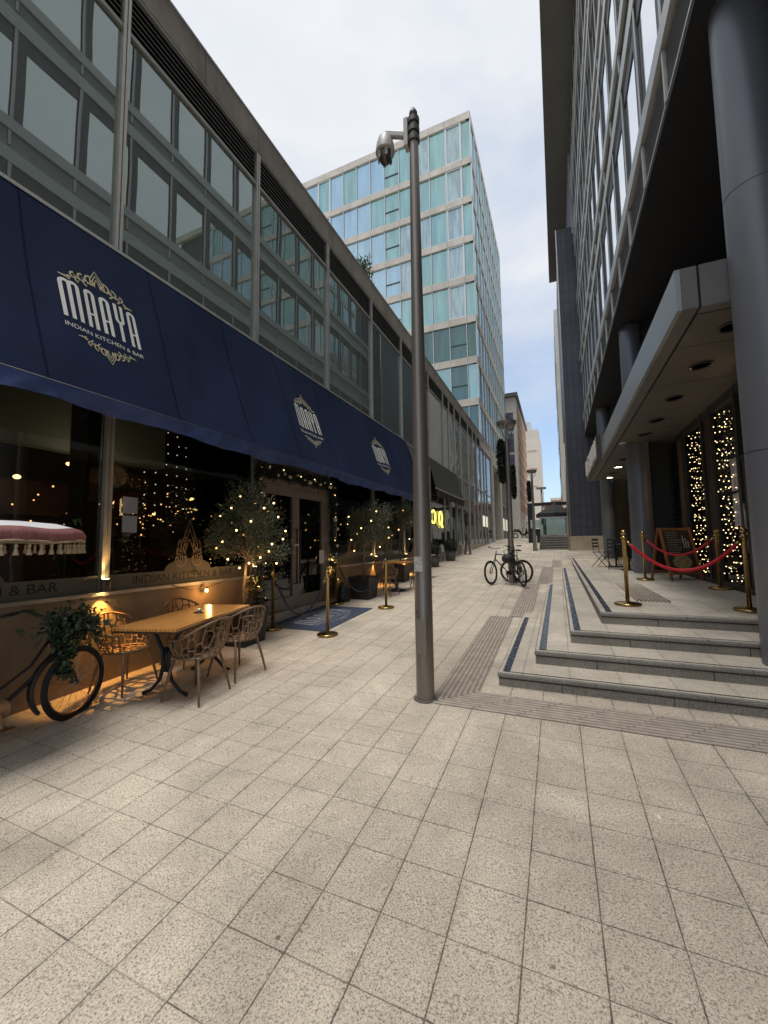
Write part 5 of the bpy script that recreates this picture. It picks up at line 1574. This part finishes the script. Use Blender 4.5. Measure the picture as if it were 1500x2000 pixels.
navy_b = M('navy_bike_paint', (0.008, 0.010, 0.016), 0.3, spec=0.6)
gold_r = M('copper_rim', (0.36, 0.22, 0.13), 0.35, 0.8)
VB = bicycle('old-fashioned dark bicycle with copper rims parked against the restaurant wall, its basket full of leaves', (-4.42, 1.98, gz(1.98)), R(83), navy_b, 0.34, 1.0, tyre=0.026, step=True, steer=R(24), rim=gold_r, basket=True, fender=True)
# foliage in the basket: its own thing
BF = thing('basket_foliage', 'dark green ivy and small flowers filling the bicycle basket', 'plant', (-4.34, 2.40, gz(2.4)+0.68))
ivy = M('ivy_leaf', (0.028, 0.058, 0.026), 0.5, ns=18, amt=.6); ivy2 = M('ivy_leaf_pale', (0.07, 0.11, 0.06), 0.5, ns=18, amt=.4)
i1, i2 = MB(), MB()
for k in range(1500):
    if k % 5 == 0: c = Vector((rnd.gauss(0.02,.05), rnd.gauss(-.05,.04), rnd.uniform(-.26, .1)))
    else: c = Vector((rnd.gauss(.03,.085), rnd.gauss(.02,.105), rnd.gauss(.19,.07)))
    d = Vector((rnd.gauss(0,1), rnd.gauss(0,1), rnd.gauss(0,1)-.2))
    (i1 if rnd.random() < .7 else i2).leaf(c, d, rnd.uniform(.035,.075), rnd.uniform(.025,.05), (rnd.gauss(0,.6), rnd.gauss(0,.6), 1))
part('foliage', i1, ivy, BF); part('pale_foliage', i2, ivy2, BF)
fl = MB()
for k in range(14):
    fl.ball((rnd.gauss(.03,.1), rnd.gauss(.04,.13), rnd.uniform(.15,.3)), 0.014, 5)
part('flowers', fl, M('flower_white', (0.5, 0.48, 0.45), 0.6), BF)
# bicycles at the nearer lamp
GB = 'bicycles chained to the nearer street lamp'
bicycle('black bicycle on the left of the lamp foot with a wheel turned outwards', (-1.32, 11.62, gz(11.62)), R(218), black_m, 0.33, 1.0, steer=R(30), lean=R(4), group=GB, drop=False, tyre=0.027)
bicycle('black bicycle crossing behind the other against the lamp foot', (-1.06, 11.55, gz(11.55)), R(112), black_m, 0.33, 1.0, steer=R(50), lean=R(-4), group=GB, drop=True, tyre=0.027)
bag = MB(True).ball((-1.28, 11.40, gz(11.4)+0.72), 0.16, 10, 0.8)
tag(part('pannier_bag', bag, M('bag_black', (0.02, 0.02, 0.022), 0.7)), 'black bag hanging on the bicycles at the lamp', 'bag')

# ---- fringed velvet parasol at the left edge
PS = thing('fringed_parasol', 'pink velvet parasol with pleated edge, white top and cream tassels above the bicycle', 'parasol', (-4.35, 1.60, 0.0))
pk = M('dusty_pink_velvet', (0.26, 0.10, 0.10), 0.75, ns=60, amt=.35, stretch=(1,1,.15)); wt_ = M('parasol_white', (0.72, 0.72, 0.74), 0.8)
cream_t = M('tassel_cream', (0.42, 0.33, 0.22), 0.85, ns=60, amt=.25)
def ring(rr, z, ruff=0.0):
    n = 96; return [Vector((rr*(1+ruff*math.sin(k*24*2*PI/96*1.0))*math.cos(2*PI*k/n), rr*(1+ruff*math.sin(k*24*2*PI/96))*math.sin(2*PI*k/n), z + 0.008*math.cos(8*2*PI*k/n))) for k in range(n)]
def skin(rings, mb):
    n = len(rings[0]); b0 = len(mb.v)
    for r_ in rings: mb.v += [tuple(p) for p in r_]
    for i in range(len(rings)-1):
        for k in range(n): mb.f.append((b0+i*n+k, b0+i*n+(k+1)%n, b0+(i+1)*n+(k+1)%n, b0+(i+1)*n+k))
RRR = 0.78
m_ = MB(True); skin([ring(0.02, 1.97), ring(0.35, 1.955), ring(0.60, 1.93), ring(RRR-.06, 1.895)], m_)
part('top_cover', m_, wt_, PS)
m_ = MB(True); skin([ring(RRR-.06, 1.894), ring(RRR-.01, 1.875, .008), ring(RRR+.005, 1.845, .012), ring(RRR, 1.79, .012)], m_)
part('pleated_edge', m_, pk, PS)
part('trim', MB(True).tube(ring(RRR, 1.787), 0.010, 6, closed=True), cream_t, PS)
for k in range(60):
    a = 2*PI*k/60; x, y = RRR*math.cos(a), RRR*math.sin(a)
    ts = MB(True).lathe([(0.004, 1.78), (0.004, 1.765), (0.011, 1.758), (0.011, 1.745), (0.007, 1.74), (0.017, 1.695), (0.019, 1.685), (0.001, 1.688)], (x, y, 0), 9)
    part('tassel', ts, cream_t, PS)
part('pole', MB(True).tube([(0,0,gz(1.6)), (0,0,1.96)], 0.018, 10), M('pole_cream', (0.5, 0.42, 0.32), 0.5), PS)
part('foot', MB(True).lathe([(0.14, 0.0), (0.14, 0.05), (0.05, 0.09), (0.03, 0.2)], (0,0,gz(1.6)), 28), iron, PS)
rb = MB(True)
for k in range(8):
    a = 2*PI*k/8; rb.tube([(0,0,1.6), (0.3*math.cos(a), 0.3*math.sin(a), 1.92)], 0.005, 5); rb.tube([(0,0,1.95), ((RRR-.03)*math.cos(a), (RRR-.03)*math.sin(a), 1.865)], 0.006, 5)
part('ribs', rb, iron, PS)

# ================================================================ things inside the restaurant
def pot_palm(x, y, z, h, n, lab, sd, spread=0.5, wd=0.09):
    r_ = random.Random(sd); o = thing('indoor_plant', lab, 'plant', (x, y, z), 0, 'broad-leaved plants inside the restaurant window')
    m_ = MB(True); st = MB(True)
    for k in range(n):
        a = r_.uniform(0, 2*PI); hb = h*r_.uniform(.45, .95); l_ = r_.uniform(.35, .6)
        base = Vector((r_.gauss(0,.03), r_.gauss(0,.03), hb)); d = Vector((math.cos(a), math.sin(a), 0))
        prev = None
        for i in range(6):
            t = i/5; c = base + d*l_*t*spread*1.6 + Vector((0,0, 0.28*t - 0.38*t*t))
            ww = wd*math.sin(PI*min(.98, t*.9+.1)); s_ = Vector((-d.y, d.x, 0))*ww/2
            if prev: m_.poly([prev[0], prev[1], c+s_, c-s_])
            prev = (c-s_, c+s_)
        st.tube([(0,0,0.2), base*0.5, base], 0.007, 5)
    part('leaves', m_, M('indoor_leaf', (0.09, 0.13, 0.035), 0.45, ns=8, amt=.4), o); part('stem', st, M('stem_tan', (0.2, 0.16, 0.08), 0.7), o)
    part('pot', MB(True).lathe([(0.13, 0), (0.17, 0.3), (0.14, 0.3)], (0,0,0), 16), pot_m, o)
pot_palm(-5.28, 2.80, 0.456, 1.75, 13, 'tall arching plant behind the glass, left of the light grey mullion', 2)
pot_palm(-5.35, 3.42, 0.456, 1.5, 12, 'arching plant behind the glass, right of the light grey mullion', 5)
pot_palm(-5.35, 2.30, 0.456, 1.0, 16, 'low broad-leaved plant behind the frosted window band below the parasol', 9, wd=0.16)
pot_palm(-5.4, 4.35, 0.456, 1.15, 14, 'low dark plant behind the window nearest the olive tree', 12, wd=0.12)
pot_palm(-5.4, 9.4, 0.456, 1.2, 12, 'plant behind the window right of the door', 21, wd=0.12)
RF = thing('red_flower', 'bright red flower glowing inside the window above the parasol', 'flower', (-5.5, 3.02, 0.50))
m_ = MB()
for k in range(30):
    a = rnd.random()*6.28; m_.leaf((0,0,1.62+rnd.uniform(-.05,.05)), (math.cos(a), math.sin(a), .5), .06, .035, (0,0,1))
part('petals', m_, EM('red_glow', (1, 0.03, 0.06), 0.45), RF); part('stem', MB(True).tube([(0,0,0), (0,0,1.6)], 0.01, 5), MATS['stem_tan'], RF)
# fairy light curtain inside
def bulb_curtain(name, lab, grp, pts, rad, mat_, loc, wires=True, ws=None):
    o = thing(name, lab, 'string lights', loc, 0, grp); b0 = None
    for p in pts:
        q = Vector(p) - Vector(loc)
        if b0 is None: b0 = part('bulb', MB(True).ball((0,0,0), rad, 5), mat_, o); b0.location = q
        else:
            c = b0.copy(); COL.objects.link(c); c.parent = o; c.location = q
    if ws:
        m_ = MB()
        for a, b_ in ws: m_.tube([Vector(a)-Vector(loc), Vector(b_)-Vector(loc)], 0.0015, 4, caps=False)
        part('wire', m_, black_m, o)
    return o
fairy_in = EM('fairy_inside', (0.95, 0.85, 0.65), 1.1)
pts, ws = [], []
for k in range(12):
    y = 5.3 + k*0.24; ws.append(((-7.4, y, 4.3), (-7.4, y, 2.2)))
    for q in range(8): pts.append((-7.4, y+rnd.gauss(0,.015), 4.1 - q*0.22 + rnd.uniform(-.03,.03)))
bulb_curtain('fairy_light_curtain', 'curtain of tiny white fairy lights deep inside the restaurant right of the light mullion', 'fairy light curtains', pts, 0.012, fairy_in, (-7.4, 5.0, 3), ws=ws)
pend = EM('pendant_glow', (1.0, 0.60, 0.22), 5)
pl = 0
for (x, y, z) in ((-8.2, 3.3, 3.5), (-8.6, 4.6, 3.35), (-9.6, 3.4, 3.0), (-9.9, 5.6, 2.9), (-7.5, 2.4, 3.55), (-10.6, 6.6, 2.9), (-9.0, 7.8, 3.0), (-10.2, 9.6, 3.1), (-8.0, 10.2, 3.0), (-11.5, 4.6, 2.7), (-11.0, 8.2, 2.7), (-7.0, 3.1, 2.75)):
    o = thing('pendant_lamp', 'small warm pendant lamp glowing inside the dark restaurant', 'lamp', (x, y, z), 0, 'pendant lamps inside the restaurant')
    part('bulb', MB(True).ball((0,0,0), 0.045, 8, .7), pend, o)
    part('cord', MB().tube([(0,0,0.03), (0,0,5.19-z)], 0.004, 4, caps=False), black_m, o)
fl_pts = []
for k in range(95):
    fl_pts.append((rnd.uniform(-11.5, -8.2), rnd.uniform(2.2, 10.5), rnd.gauss(2.55, .22)))
bulb_curtain('bar_back_lights', 'scatter of small warm lights along the bar at the back of the restaurant', None, fl_pts, 0.017, EM('bar_light', (1.0, 0.52, 0.2), 2.2), (-9.5, 5, 2.4))
bc = thing('bar_counter', 'dark bar counter inside the restaurant', 'counter', (-11, 5, 0.456))
part('counter', MB().box(-0.4, 0.4, -4, 5.5, 0, 1.15), M('bar_wood', (0.09, 0.03, 0.018), 0.4, ns=3, amt=.4), bc)
part('shelf', MB().box(-1.2, -0.9, -4, 5.5, 1.6, 1.66).box(-1.2, -0.9, -4, 5.5, 2.1, 2.16).box(-1.3, -1.2, -4, 5.5, 0, 3), M('bar_wood', (0.09, 0.03, 0.018), 0.4), bc)
ld = bpy.data.lights.new('restaurant_lamp', 'POINT'); ld.energy = 12; ld.color = (1, .6, .3); ld.shadow_soft_size = .3
o = bpy.data.objects.new('restaurant_lamp', ld); COL.objects.link(o); o.location = (-9.5, 6, 3.4)
# two bright office lamps upstairs
for (x, y, z, lab) in ((-6.5, 6.45, 6.05, 'small bright ceiling lamp behind the upper glass above the first emblem'), (-6.5, 9.4, 6.1, 'small bright ceiling lamp behind the upper glass above the second emblem')):
    o = thing('office_lamp', lab, 'lamp', (x, y, z), 0, 'lit lamps behind the upper glass')
    part('shade', MB().box(-.06, .06, -.12, .12, -.05, .05), EM('office_glow', (1, .88, .55), 4), o)
    part('cord', MB().tube([(0,0,.05), (0,0,2.5)], 0.005, 4), black_m, o)

# ================================================================ terrace on the right
fairy_w = EM('fairy_warm', (1.0, 0.74, 0.36), 1.9)
for ci, (ya, yb_, lab) in enumerate(((10.1, 10.95, 'left-hand tall cascade of warm fairy lights in the bar window, nearer the chalkboard'), (8.5, 9.3, 'right-hand tall cascade of warm fairy lights in the bar window, beside the posters'))):
    pts, ws = [], []
    nst = 7
    for k in range(nst):
        y = ya + (yb_-ya)*(k+.5)/nst
        ws.append(((SX-0.03, y, 4.05), (SX-0.03, y+rnd.uniform(-.1,.1), 0.95))); oz = rnd.uniform(0, .2)
        for q in range(14):
            z = 4.0 - oz - q*0.215 + rnd.uniform(-.07, .07)
            pts.append((SX-0.035, y + rnd.gauss(0, .05), z))
    bulb_curtain('fairy_light_cascade', lab, 'fairy light cascades in the bar window', pts, 0.0088, fairy_w, (SX-0.03, ya, 0.95), ws=ws)
# chalkboard
CHB = thing('chalkboard_sign', 'wooden A-frame chalkboard with menu writing and a painted dish behind the red ropes', 'sign', (2.33, 10.62, tz(3, 10.6)), R(26))
wf = M('orange_wood', (0.26, 0.10, 0.035), 0.5, ns=9, amt=.3, stretch=(1,1,.2)); cbm = M('chalk_black', (0.022, 0.02, 0.018), 0.7, ns=6, amt=.4)
def FPt(x, s, off=0.0):      # front board: s along height, leaning back
    t = R(14); return Vector((x, -0.30 + s*math.sin(t) - off*math.cos(t), s*math.cos(t) + off*math.sin(t)))
m_ = MB(); hw = 0.33; H_ = 1.16
for a, b_ in (((-hw, 0.0), (-hw, H_)), ((hw, 0.0), (hw, H_)), ((-hw, H_-.03), (hw, H_-.03)), ((-hw, 0.16), (hw, 0.16))):
    m_.beam(FPt(*a), FPt(*b_), 0.05, 0.03, (0, 1, 0.2))
part('front_frame', m_, wf, CHB)
m_ = MB().poly([FPt(-hw+.02, .18), FPt(hw-.02, .18), FPt(hw-.02, H_-.05), FPt(-hw+.02, H_-.05)]); part('front_board', m_, cbm, CHB)
m_ = MB()
for a, b_ in (((-hw, 0.0), (-hw, H_)), ((hw, 0.0), (hw, H_)), ((-hw, 0.16), (hw, 0.16))):
    p, q = FPt(*a), FPt(*b_); m_.beam((p.x, -p.y, p.z), (q.x, -q.y+0.0, q.z), 0.05, 0.03, (0, 1, 0.2))
part('rear_frame', m_, wf, CHB)
m_ = MB().poly([(-hw+.02, .25, .2), (hw-.02, .25, .2), (hw-.02, .04, H_-.06), (-hw+.02, .04, H_-.06)]); part('rear_board', m_, cbm, CHB)
m_ = MB()
for k in range(9):
    s = 1.04 - k*0.055; x = -0.23; wdl = rnd.uniform(.22, .36)
    while x < -0.23 + wdl:
        l_ = rnd.uniform(.015, .05); m_.poly([FPt(x, s, .004), FPt(x+l_, s, .004), FPt(x+l_, s+.022, .004), FPt(x, s+.022, .004)]); x += l_ + .012
part('chalk_writing', m_, M('chalk_grey', (0.22, 0.2, 0.18), 0.9), CHB)
m_ = MB(); m_.poly([FPt(0.0+0.21*math.cos(R(a)), 0.40+0.16*math.sin(R(a)), .004) for a in range(0, 360, 15)])
part('painted_plate', m_, M('painted_food', (0.16, 0.125, 0.06), 0.8, ns=28, amt=.6, col2=(0.30, 0.24, 0.12)), CHB)
m_ = MB()
for k in range(3): m_.poly([FPt(.12+.05*k, .70, .004), FPt(.14+.05*k, .70, .004), FPt(.15+.05*k, .98-.06*k, .004), FPt(.12+.05*k, .98-.06*k, .004)])
part('painted_bottle', m_, M('chalk_pale', (0.4, 0.38, 0.35), 0.9), CHB)

# bistro set
def bistro_chair(lab, loc, rz):
    o = thing('bistro_chair', lab, 'chair', loc, rz, 'dark metal bistro chairs on the terrace')
    f = MB(True)
    for s in (-1, 1):
        f.tube([(s*.19, .20, .88), (s*.19, .17, .46), (s*.19, -.22, 0)], 0.010, 6)
        f.tube([(s*.19, -.18, .46), (s*.19, .24, 0)], 0.010, 6)
        f.tube([(s*.19, -.19, .46), (s*.19, .17, .46)], 0.009, 6)
    f.tube([(-.19, .20, .88), (.19, .20, .88)], 0.010, 6); f.tube([(-.19, -.2, .03), (.19, -.2, .03)], 0.007, 6)
    part('frame', f, iron, o)
    st = MB()
    for k in range(6): st.box(-.19, .19, -.19+k*.062, -.145+k*.062, .465, .475)
    part('seat', st, iron, o)
    bk = MB()
    for z in (.62, .72, .82): bk.box(-.19, .19, .178+(z-.5)*.06, .188+(z-.5)*.06, z, z+.045)
    part('backrest', bk, iron, o)
    return o
bch = bistro_chair('leftmost dark metal bistro chair on the terrace', (1.25, 14.4, tz(3, 14.4)), R(60))
copy_tree(bch, None, (1.52, 13.35, tz(3, 13.35)), R(170), 'dark bistro chair in front of the terrace tables, facing away', None)
copy_tree(bch, None, (1.95, 15.2, tz(3, 15.2)), R(-20), 'dark bistro chair farthest back by the column', None)
for k, (x, y, lab) in enumerate(((1.62, 14.3, 'square bistro table between the metal chairs'), (1.80, 12.2+.9, 'grey bistro table close to the column and rope post'))):
    o = thing('bistro_table', lab, 'table', (x, y, tz(3, y)), 0, 'bistro tables on the terrace')
    part('tabletop', MB().box(-.3, .3, -.3, .3, .72, .745), M('table_brown', (0.10, 0.075, 0.06), 0.5) if k == 0 else dgrey, o)
    m_ = MB(True).tube([(0,0,0.02), (0,0,.72)], 0.025, 10)
    for a in range(4): m_.beam((0,0,.03), (.26*math.cos(R(45+90*a)), .26*math.sin(R(45+90*a)), .015), .04, .025)
    part('pedestal', m_, iron, o)
CD = thing('condiment_bottle', 'small brown bottle standing on the square bistro table', 'bottle', (1.58, 14.2, tz(3, 14.3)+.746))
part('bottle', MB(True).lathe([(0.03, 0), (0.032, .1), (0.012, .14), (0.012, .17)], (0,0,0), 12), M('brown_glass', (0.10, 0.04, 0.02), 0.2), CD)

# sign on the canopy edge: pale raised lettering on a dark board
SG = thing('canopy_sign', 'dark boxed sign with pale raised letters fixed to the canopy edge above the bistro tables', 'sign', (CXO-0.02, 13.7, 4.2))
part('box', MB().box(CXO-0.13, CXO-0.012, 13.7, 18.3, 4.17, 4.98), M('sign_box', (0.05, 0.045, 0.04), 0.5), SG, True)
part('face', MB().box(CXO-0.142, CXO-0.131, 13.76, 18.24, 4.23, 4.92), M('sign_face', (0.30, 0.23, 0.18), 0.6, ns=6, amt=.3), SG, True)
pale_l = M('sign_letter', (0.75, 0.72, 0.68), 0.5)
x = 13.9
for k in range(8):
    lt = MB(); r_ = random.Random(k+40)
    Pm = lambda a, b_: (CXO-0.19, 0, 0)
    w_ = 0.42
    segs = [[(0,0),(0,.5)], [(0,.5),(w_*.7,.5)], [(w_*.7,0),(w_*.7,.5)], [(0,.25),(w_*.7,.25)], [(0,0),(w_*.7,0)]]
    for sgm in [segs[i] for i in sorted(r_.sample(range(5), 3))]:
        lt.beam((CXO-0.165, x+sgm[0][0], 4.33+sgm[0][1]), (CXO-0.165, x+sgm[1][0], 4.33+sgm[1][1]), .09, .05, (1, 0, 0))
    part('letter', lt, pale_l, SG, True); x += .53
# dome camera under the canopy
DC = thing('dome_camera', 'small white dome camera under the canopy edge', 'camera', (1.66, 11.9, CZ0))
part('housing', MB(True).lathe([(0.08, 0.0), (0.085, -.04), (0.06, -.06)], (0,0,0), 18), white_fr, DC)
part('dome', MB(True).lathe([(0.06, -.06), (0.05, -.10), (1e-5, -.125)], (0,0,0), 18), M('dome_grey', (0.2, 0.2, 0.2), 0.2), DC)

# ================================================================ end of the street: steps, pergola, parasol, balustrade
gs_m = M('grey_step_stone', (0.20, 0.19, 0.17), 0.8, ns=3, amt=.25)
m_ = MB()
for k in range(6):
    m_.box(-1.03, 0.60, 25.3+k*0.34, 33.0, 1.20+k*0.145-0.4*(k == 0), 1.30+k*0.145)
    m_.box(-1.03, 0.60, 25.34+k*0.34, 33.0, 1.05+k*0.145, 1.20+k*0.145)
ST = te_ = MB()
for k in range(6):
    te_.box(-1.03, 0.60, 25.285+k*0.34, 25.299+k*0.34, 1.262+k*0.145, 1.302+k*0.145)  # pale strips painting a highlight along each tread front
fs_ = struct('far_steps', m_, gs_m, 'flight of grey stone steps leading up to the pergola')
part('step_highlight', te_, pale_stone, fs_)
m_ = MB().box(-1.03, 8, 33.0, 58, 1.4, 2.02).box(-1.03, 0.6, 27.3, 33.0, 1.4, 2.10)
struct('upper_terrace', m_, gs_m, 'raised stone terrace under the pergola')
WB = thing('white_bollard', 'white rectangular panel standing at the left foot of the grey steps', 'bollard', (-1.16, 25.3, gz(25.3)))
part('panel', MB().box(-.06, .04, -.05, .05, 0.06, .82), M('bollard_white', (0.7, 0.7, 0.7), .6), WB); part('foot', MB().box(-.07, .05, -.06, .06, 0, .055), black_m, WB)
BL_ = thing('glass_balustrade', 'glass balustrade with pale metal frame at the top of the grey steps', 'balustrade', (-0.2, 27.6, 2.1))
m_ = MB()
for x in (-1.02, -0.2, 0.52): m_.box(x, x+.07, 27.6, 27.67, 2.1, 3.25)
m_.box(-1.02, .59, 27.59, 27.68, 3.2, 3.29)
part('frame', m_, pale_alu, BL_, True)
gl_b = GLASS('balustrade_glass', (0.35, 0.45, 0.40), (0.8, 0.85, 0.85), None, wave=0, f0=0.12)
for a, b_ in ((-.95, -.2), (-.13, .52)): part('pane', MB().box(a, b_, 27.62, 27.64, 2.14, 3.2), gl_b, BL_, True)
PG = thing('black_pergola', 'black steel pergola frame at the end of the street', 'pergola', (-2, 33.4, gz(33)))
m_ = MB().box(-2.1, -1.72, 33.2, 33.6, 1.5, 4.72)
part('post', m_, black_m, PG, True); part('post', MB().box(0.8, 1.1, 33.2, 33.6, 1.9, 4.5), black_m, PG, True); part('post', MB().box(-2.1, -1.8, 38, 38.3, 1.6, 4.5), black_m, PG, True)
part('beam', MB().box(-1.719, 1.3, 33.2, 33.6, 4.50, 4.72), black_m, PG, True); part('beam', MB().box(-2.1, -1.8, 33.61, 38.3, 4.501, 4.72), black_m, PG, True)
part('lower_panel', MB().box(-2.1, -1.1, 33.1, 33.19, 1.6, 2.7), black_m, PG, True)
part('notice', MB().box(-1.9, -1.2, 33.04, 33.09, 2.75, 3.4), M('notice_pale', (0.5, 0.56, 0.58), .6), PG, True)
def parasol(x, y, z0, h, r, lab):
    o = thing('black_parasol', lab, 'parasol', (x, y, z0), 0, 'black parasols under the pergola')
    part('pole', MB(True).tube([(0,0,0), (0,0,h)], .03, 8), alu_d, o)
    m_ = MB(); n = 8
    for k in range(n):
        a, b_ = 2*PI*k/n, 2*PI*(k+1)/n
        m_.poly([(0,0,h), (r*math.cos(a), r*math.sin(a), h-.75), (r*math.cos(b_), r*math.sin(b_), h-.75)])
        m_.poly([(r*math.cos(a), r*math.sin(a), h-.75), (r*math.cos(a), r*math.sin(a), h-1.0), (r*math.cos(b_), r*math.sin(b_), h-1.0), (r*math.cos(b_), r*math.sin(b_), h-.75)])
    part('canopy', m_, M('parasol_black', (0.03, 0.03, 0.032), .8), o)
parasol(-0.15, 31.2, 2.1, 2.35, 1.25, 'nearer black parasol above the glass balustrade')
parasol(0.9, 35.6, 2.0, 2.55, 1.6, 'farther black parasol by the tiled tower')
m_ = MB()
OB = thing('terrace_furniture', 'pale outdoor lounge seat under the black parasols', 'sofa', (-0.2, 30.5, 2.1))
part('seat', MB().box(-.7, .7, -.3, .3, .15, .42), M('sofa_grey', (0.3, 0.3, 0.28), .8), OB); part('backrest', MB().box(-.7, .7, .2, .32, .42, .8), MATS['sofa_grey'], OB)
for x in (-.6, .6): part('leg', MB().box(x-.03, x+.03, -.28, .28, 0, .15), alu_d, OB)
# third lamp, moped
TLm = thing('flat_headed_lamp', 'distant flat-headed street lamp above the pergola', 'street lamp', (-1.6, 52, 2.06))
part('pole', MB(True).tube([(0,0,0), (0,0,6.0)], .09, 8), alu_d, TLm); part('head', MB().box(-.55, .55, -.25, .25, 6.0, 6.22), alu_d, TLm)
MO = thing('parked_moped', 'small dark moped with an orange panel parked by the cream building', 'moped', (-3.3, 42.5, gz(42.5)), R(10))
for x in (-.62, .62):
    wh = part('wheel', MB(True).tube([(x + .24*math.cos(2*PI*k/20), 0, .27+.24*math.sin(2*PI*k/20)) for k in range(20)], .05, 8, closed=True), tyre_m, MO)
m_ = MB(True).tube([(-.85,0,.72), (-.5,0,.78), (-.15,0,.66), (-.05,0,.4), (.3,0,.36), (.48,0,.7), (.42,0,.98)], [.09,.14,.13,.11,.10,.12,.07], 10)
part('body', m_, black_m, MO); part('front_shield', MB().obox((.52,0,.66), (.05,.36,.6), (0,R(-12),0)), M('moped_orange', (0.35, 0.12, 0.04), .4), MO)
part('handlebar', MB(True).tube([(.38,-.32,1.04), (.42,0,1.0), (.38,.32,1.04)], .02, 8), black_m, MO)
part('windscreen', MB().obox((.50,0,1.25), (.02,.34,.42), (0,R(-14),0)), M('screen_pale', (0.5,0.55,0.55), .2), MO)
part('saddle', MB(True).tube([(-.7,0,.86), (-.2,0,.82)], [.10,.11], 10), black_m, MO)
# small service sign at the far doorway
DG = thing('green_downpipe', 'thin grey corner pipe at the side of the tiled tower', 'pipe', (0.55, 24.4, 1.2))
part('pipe', MB(True).tube([(0,0,0), (0,0,6)], .035, 8), alu_d, DG)
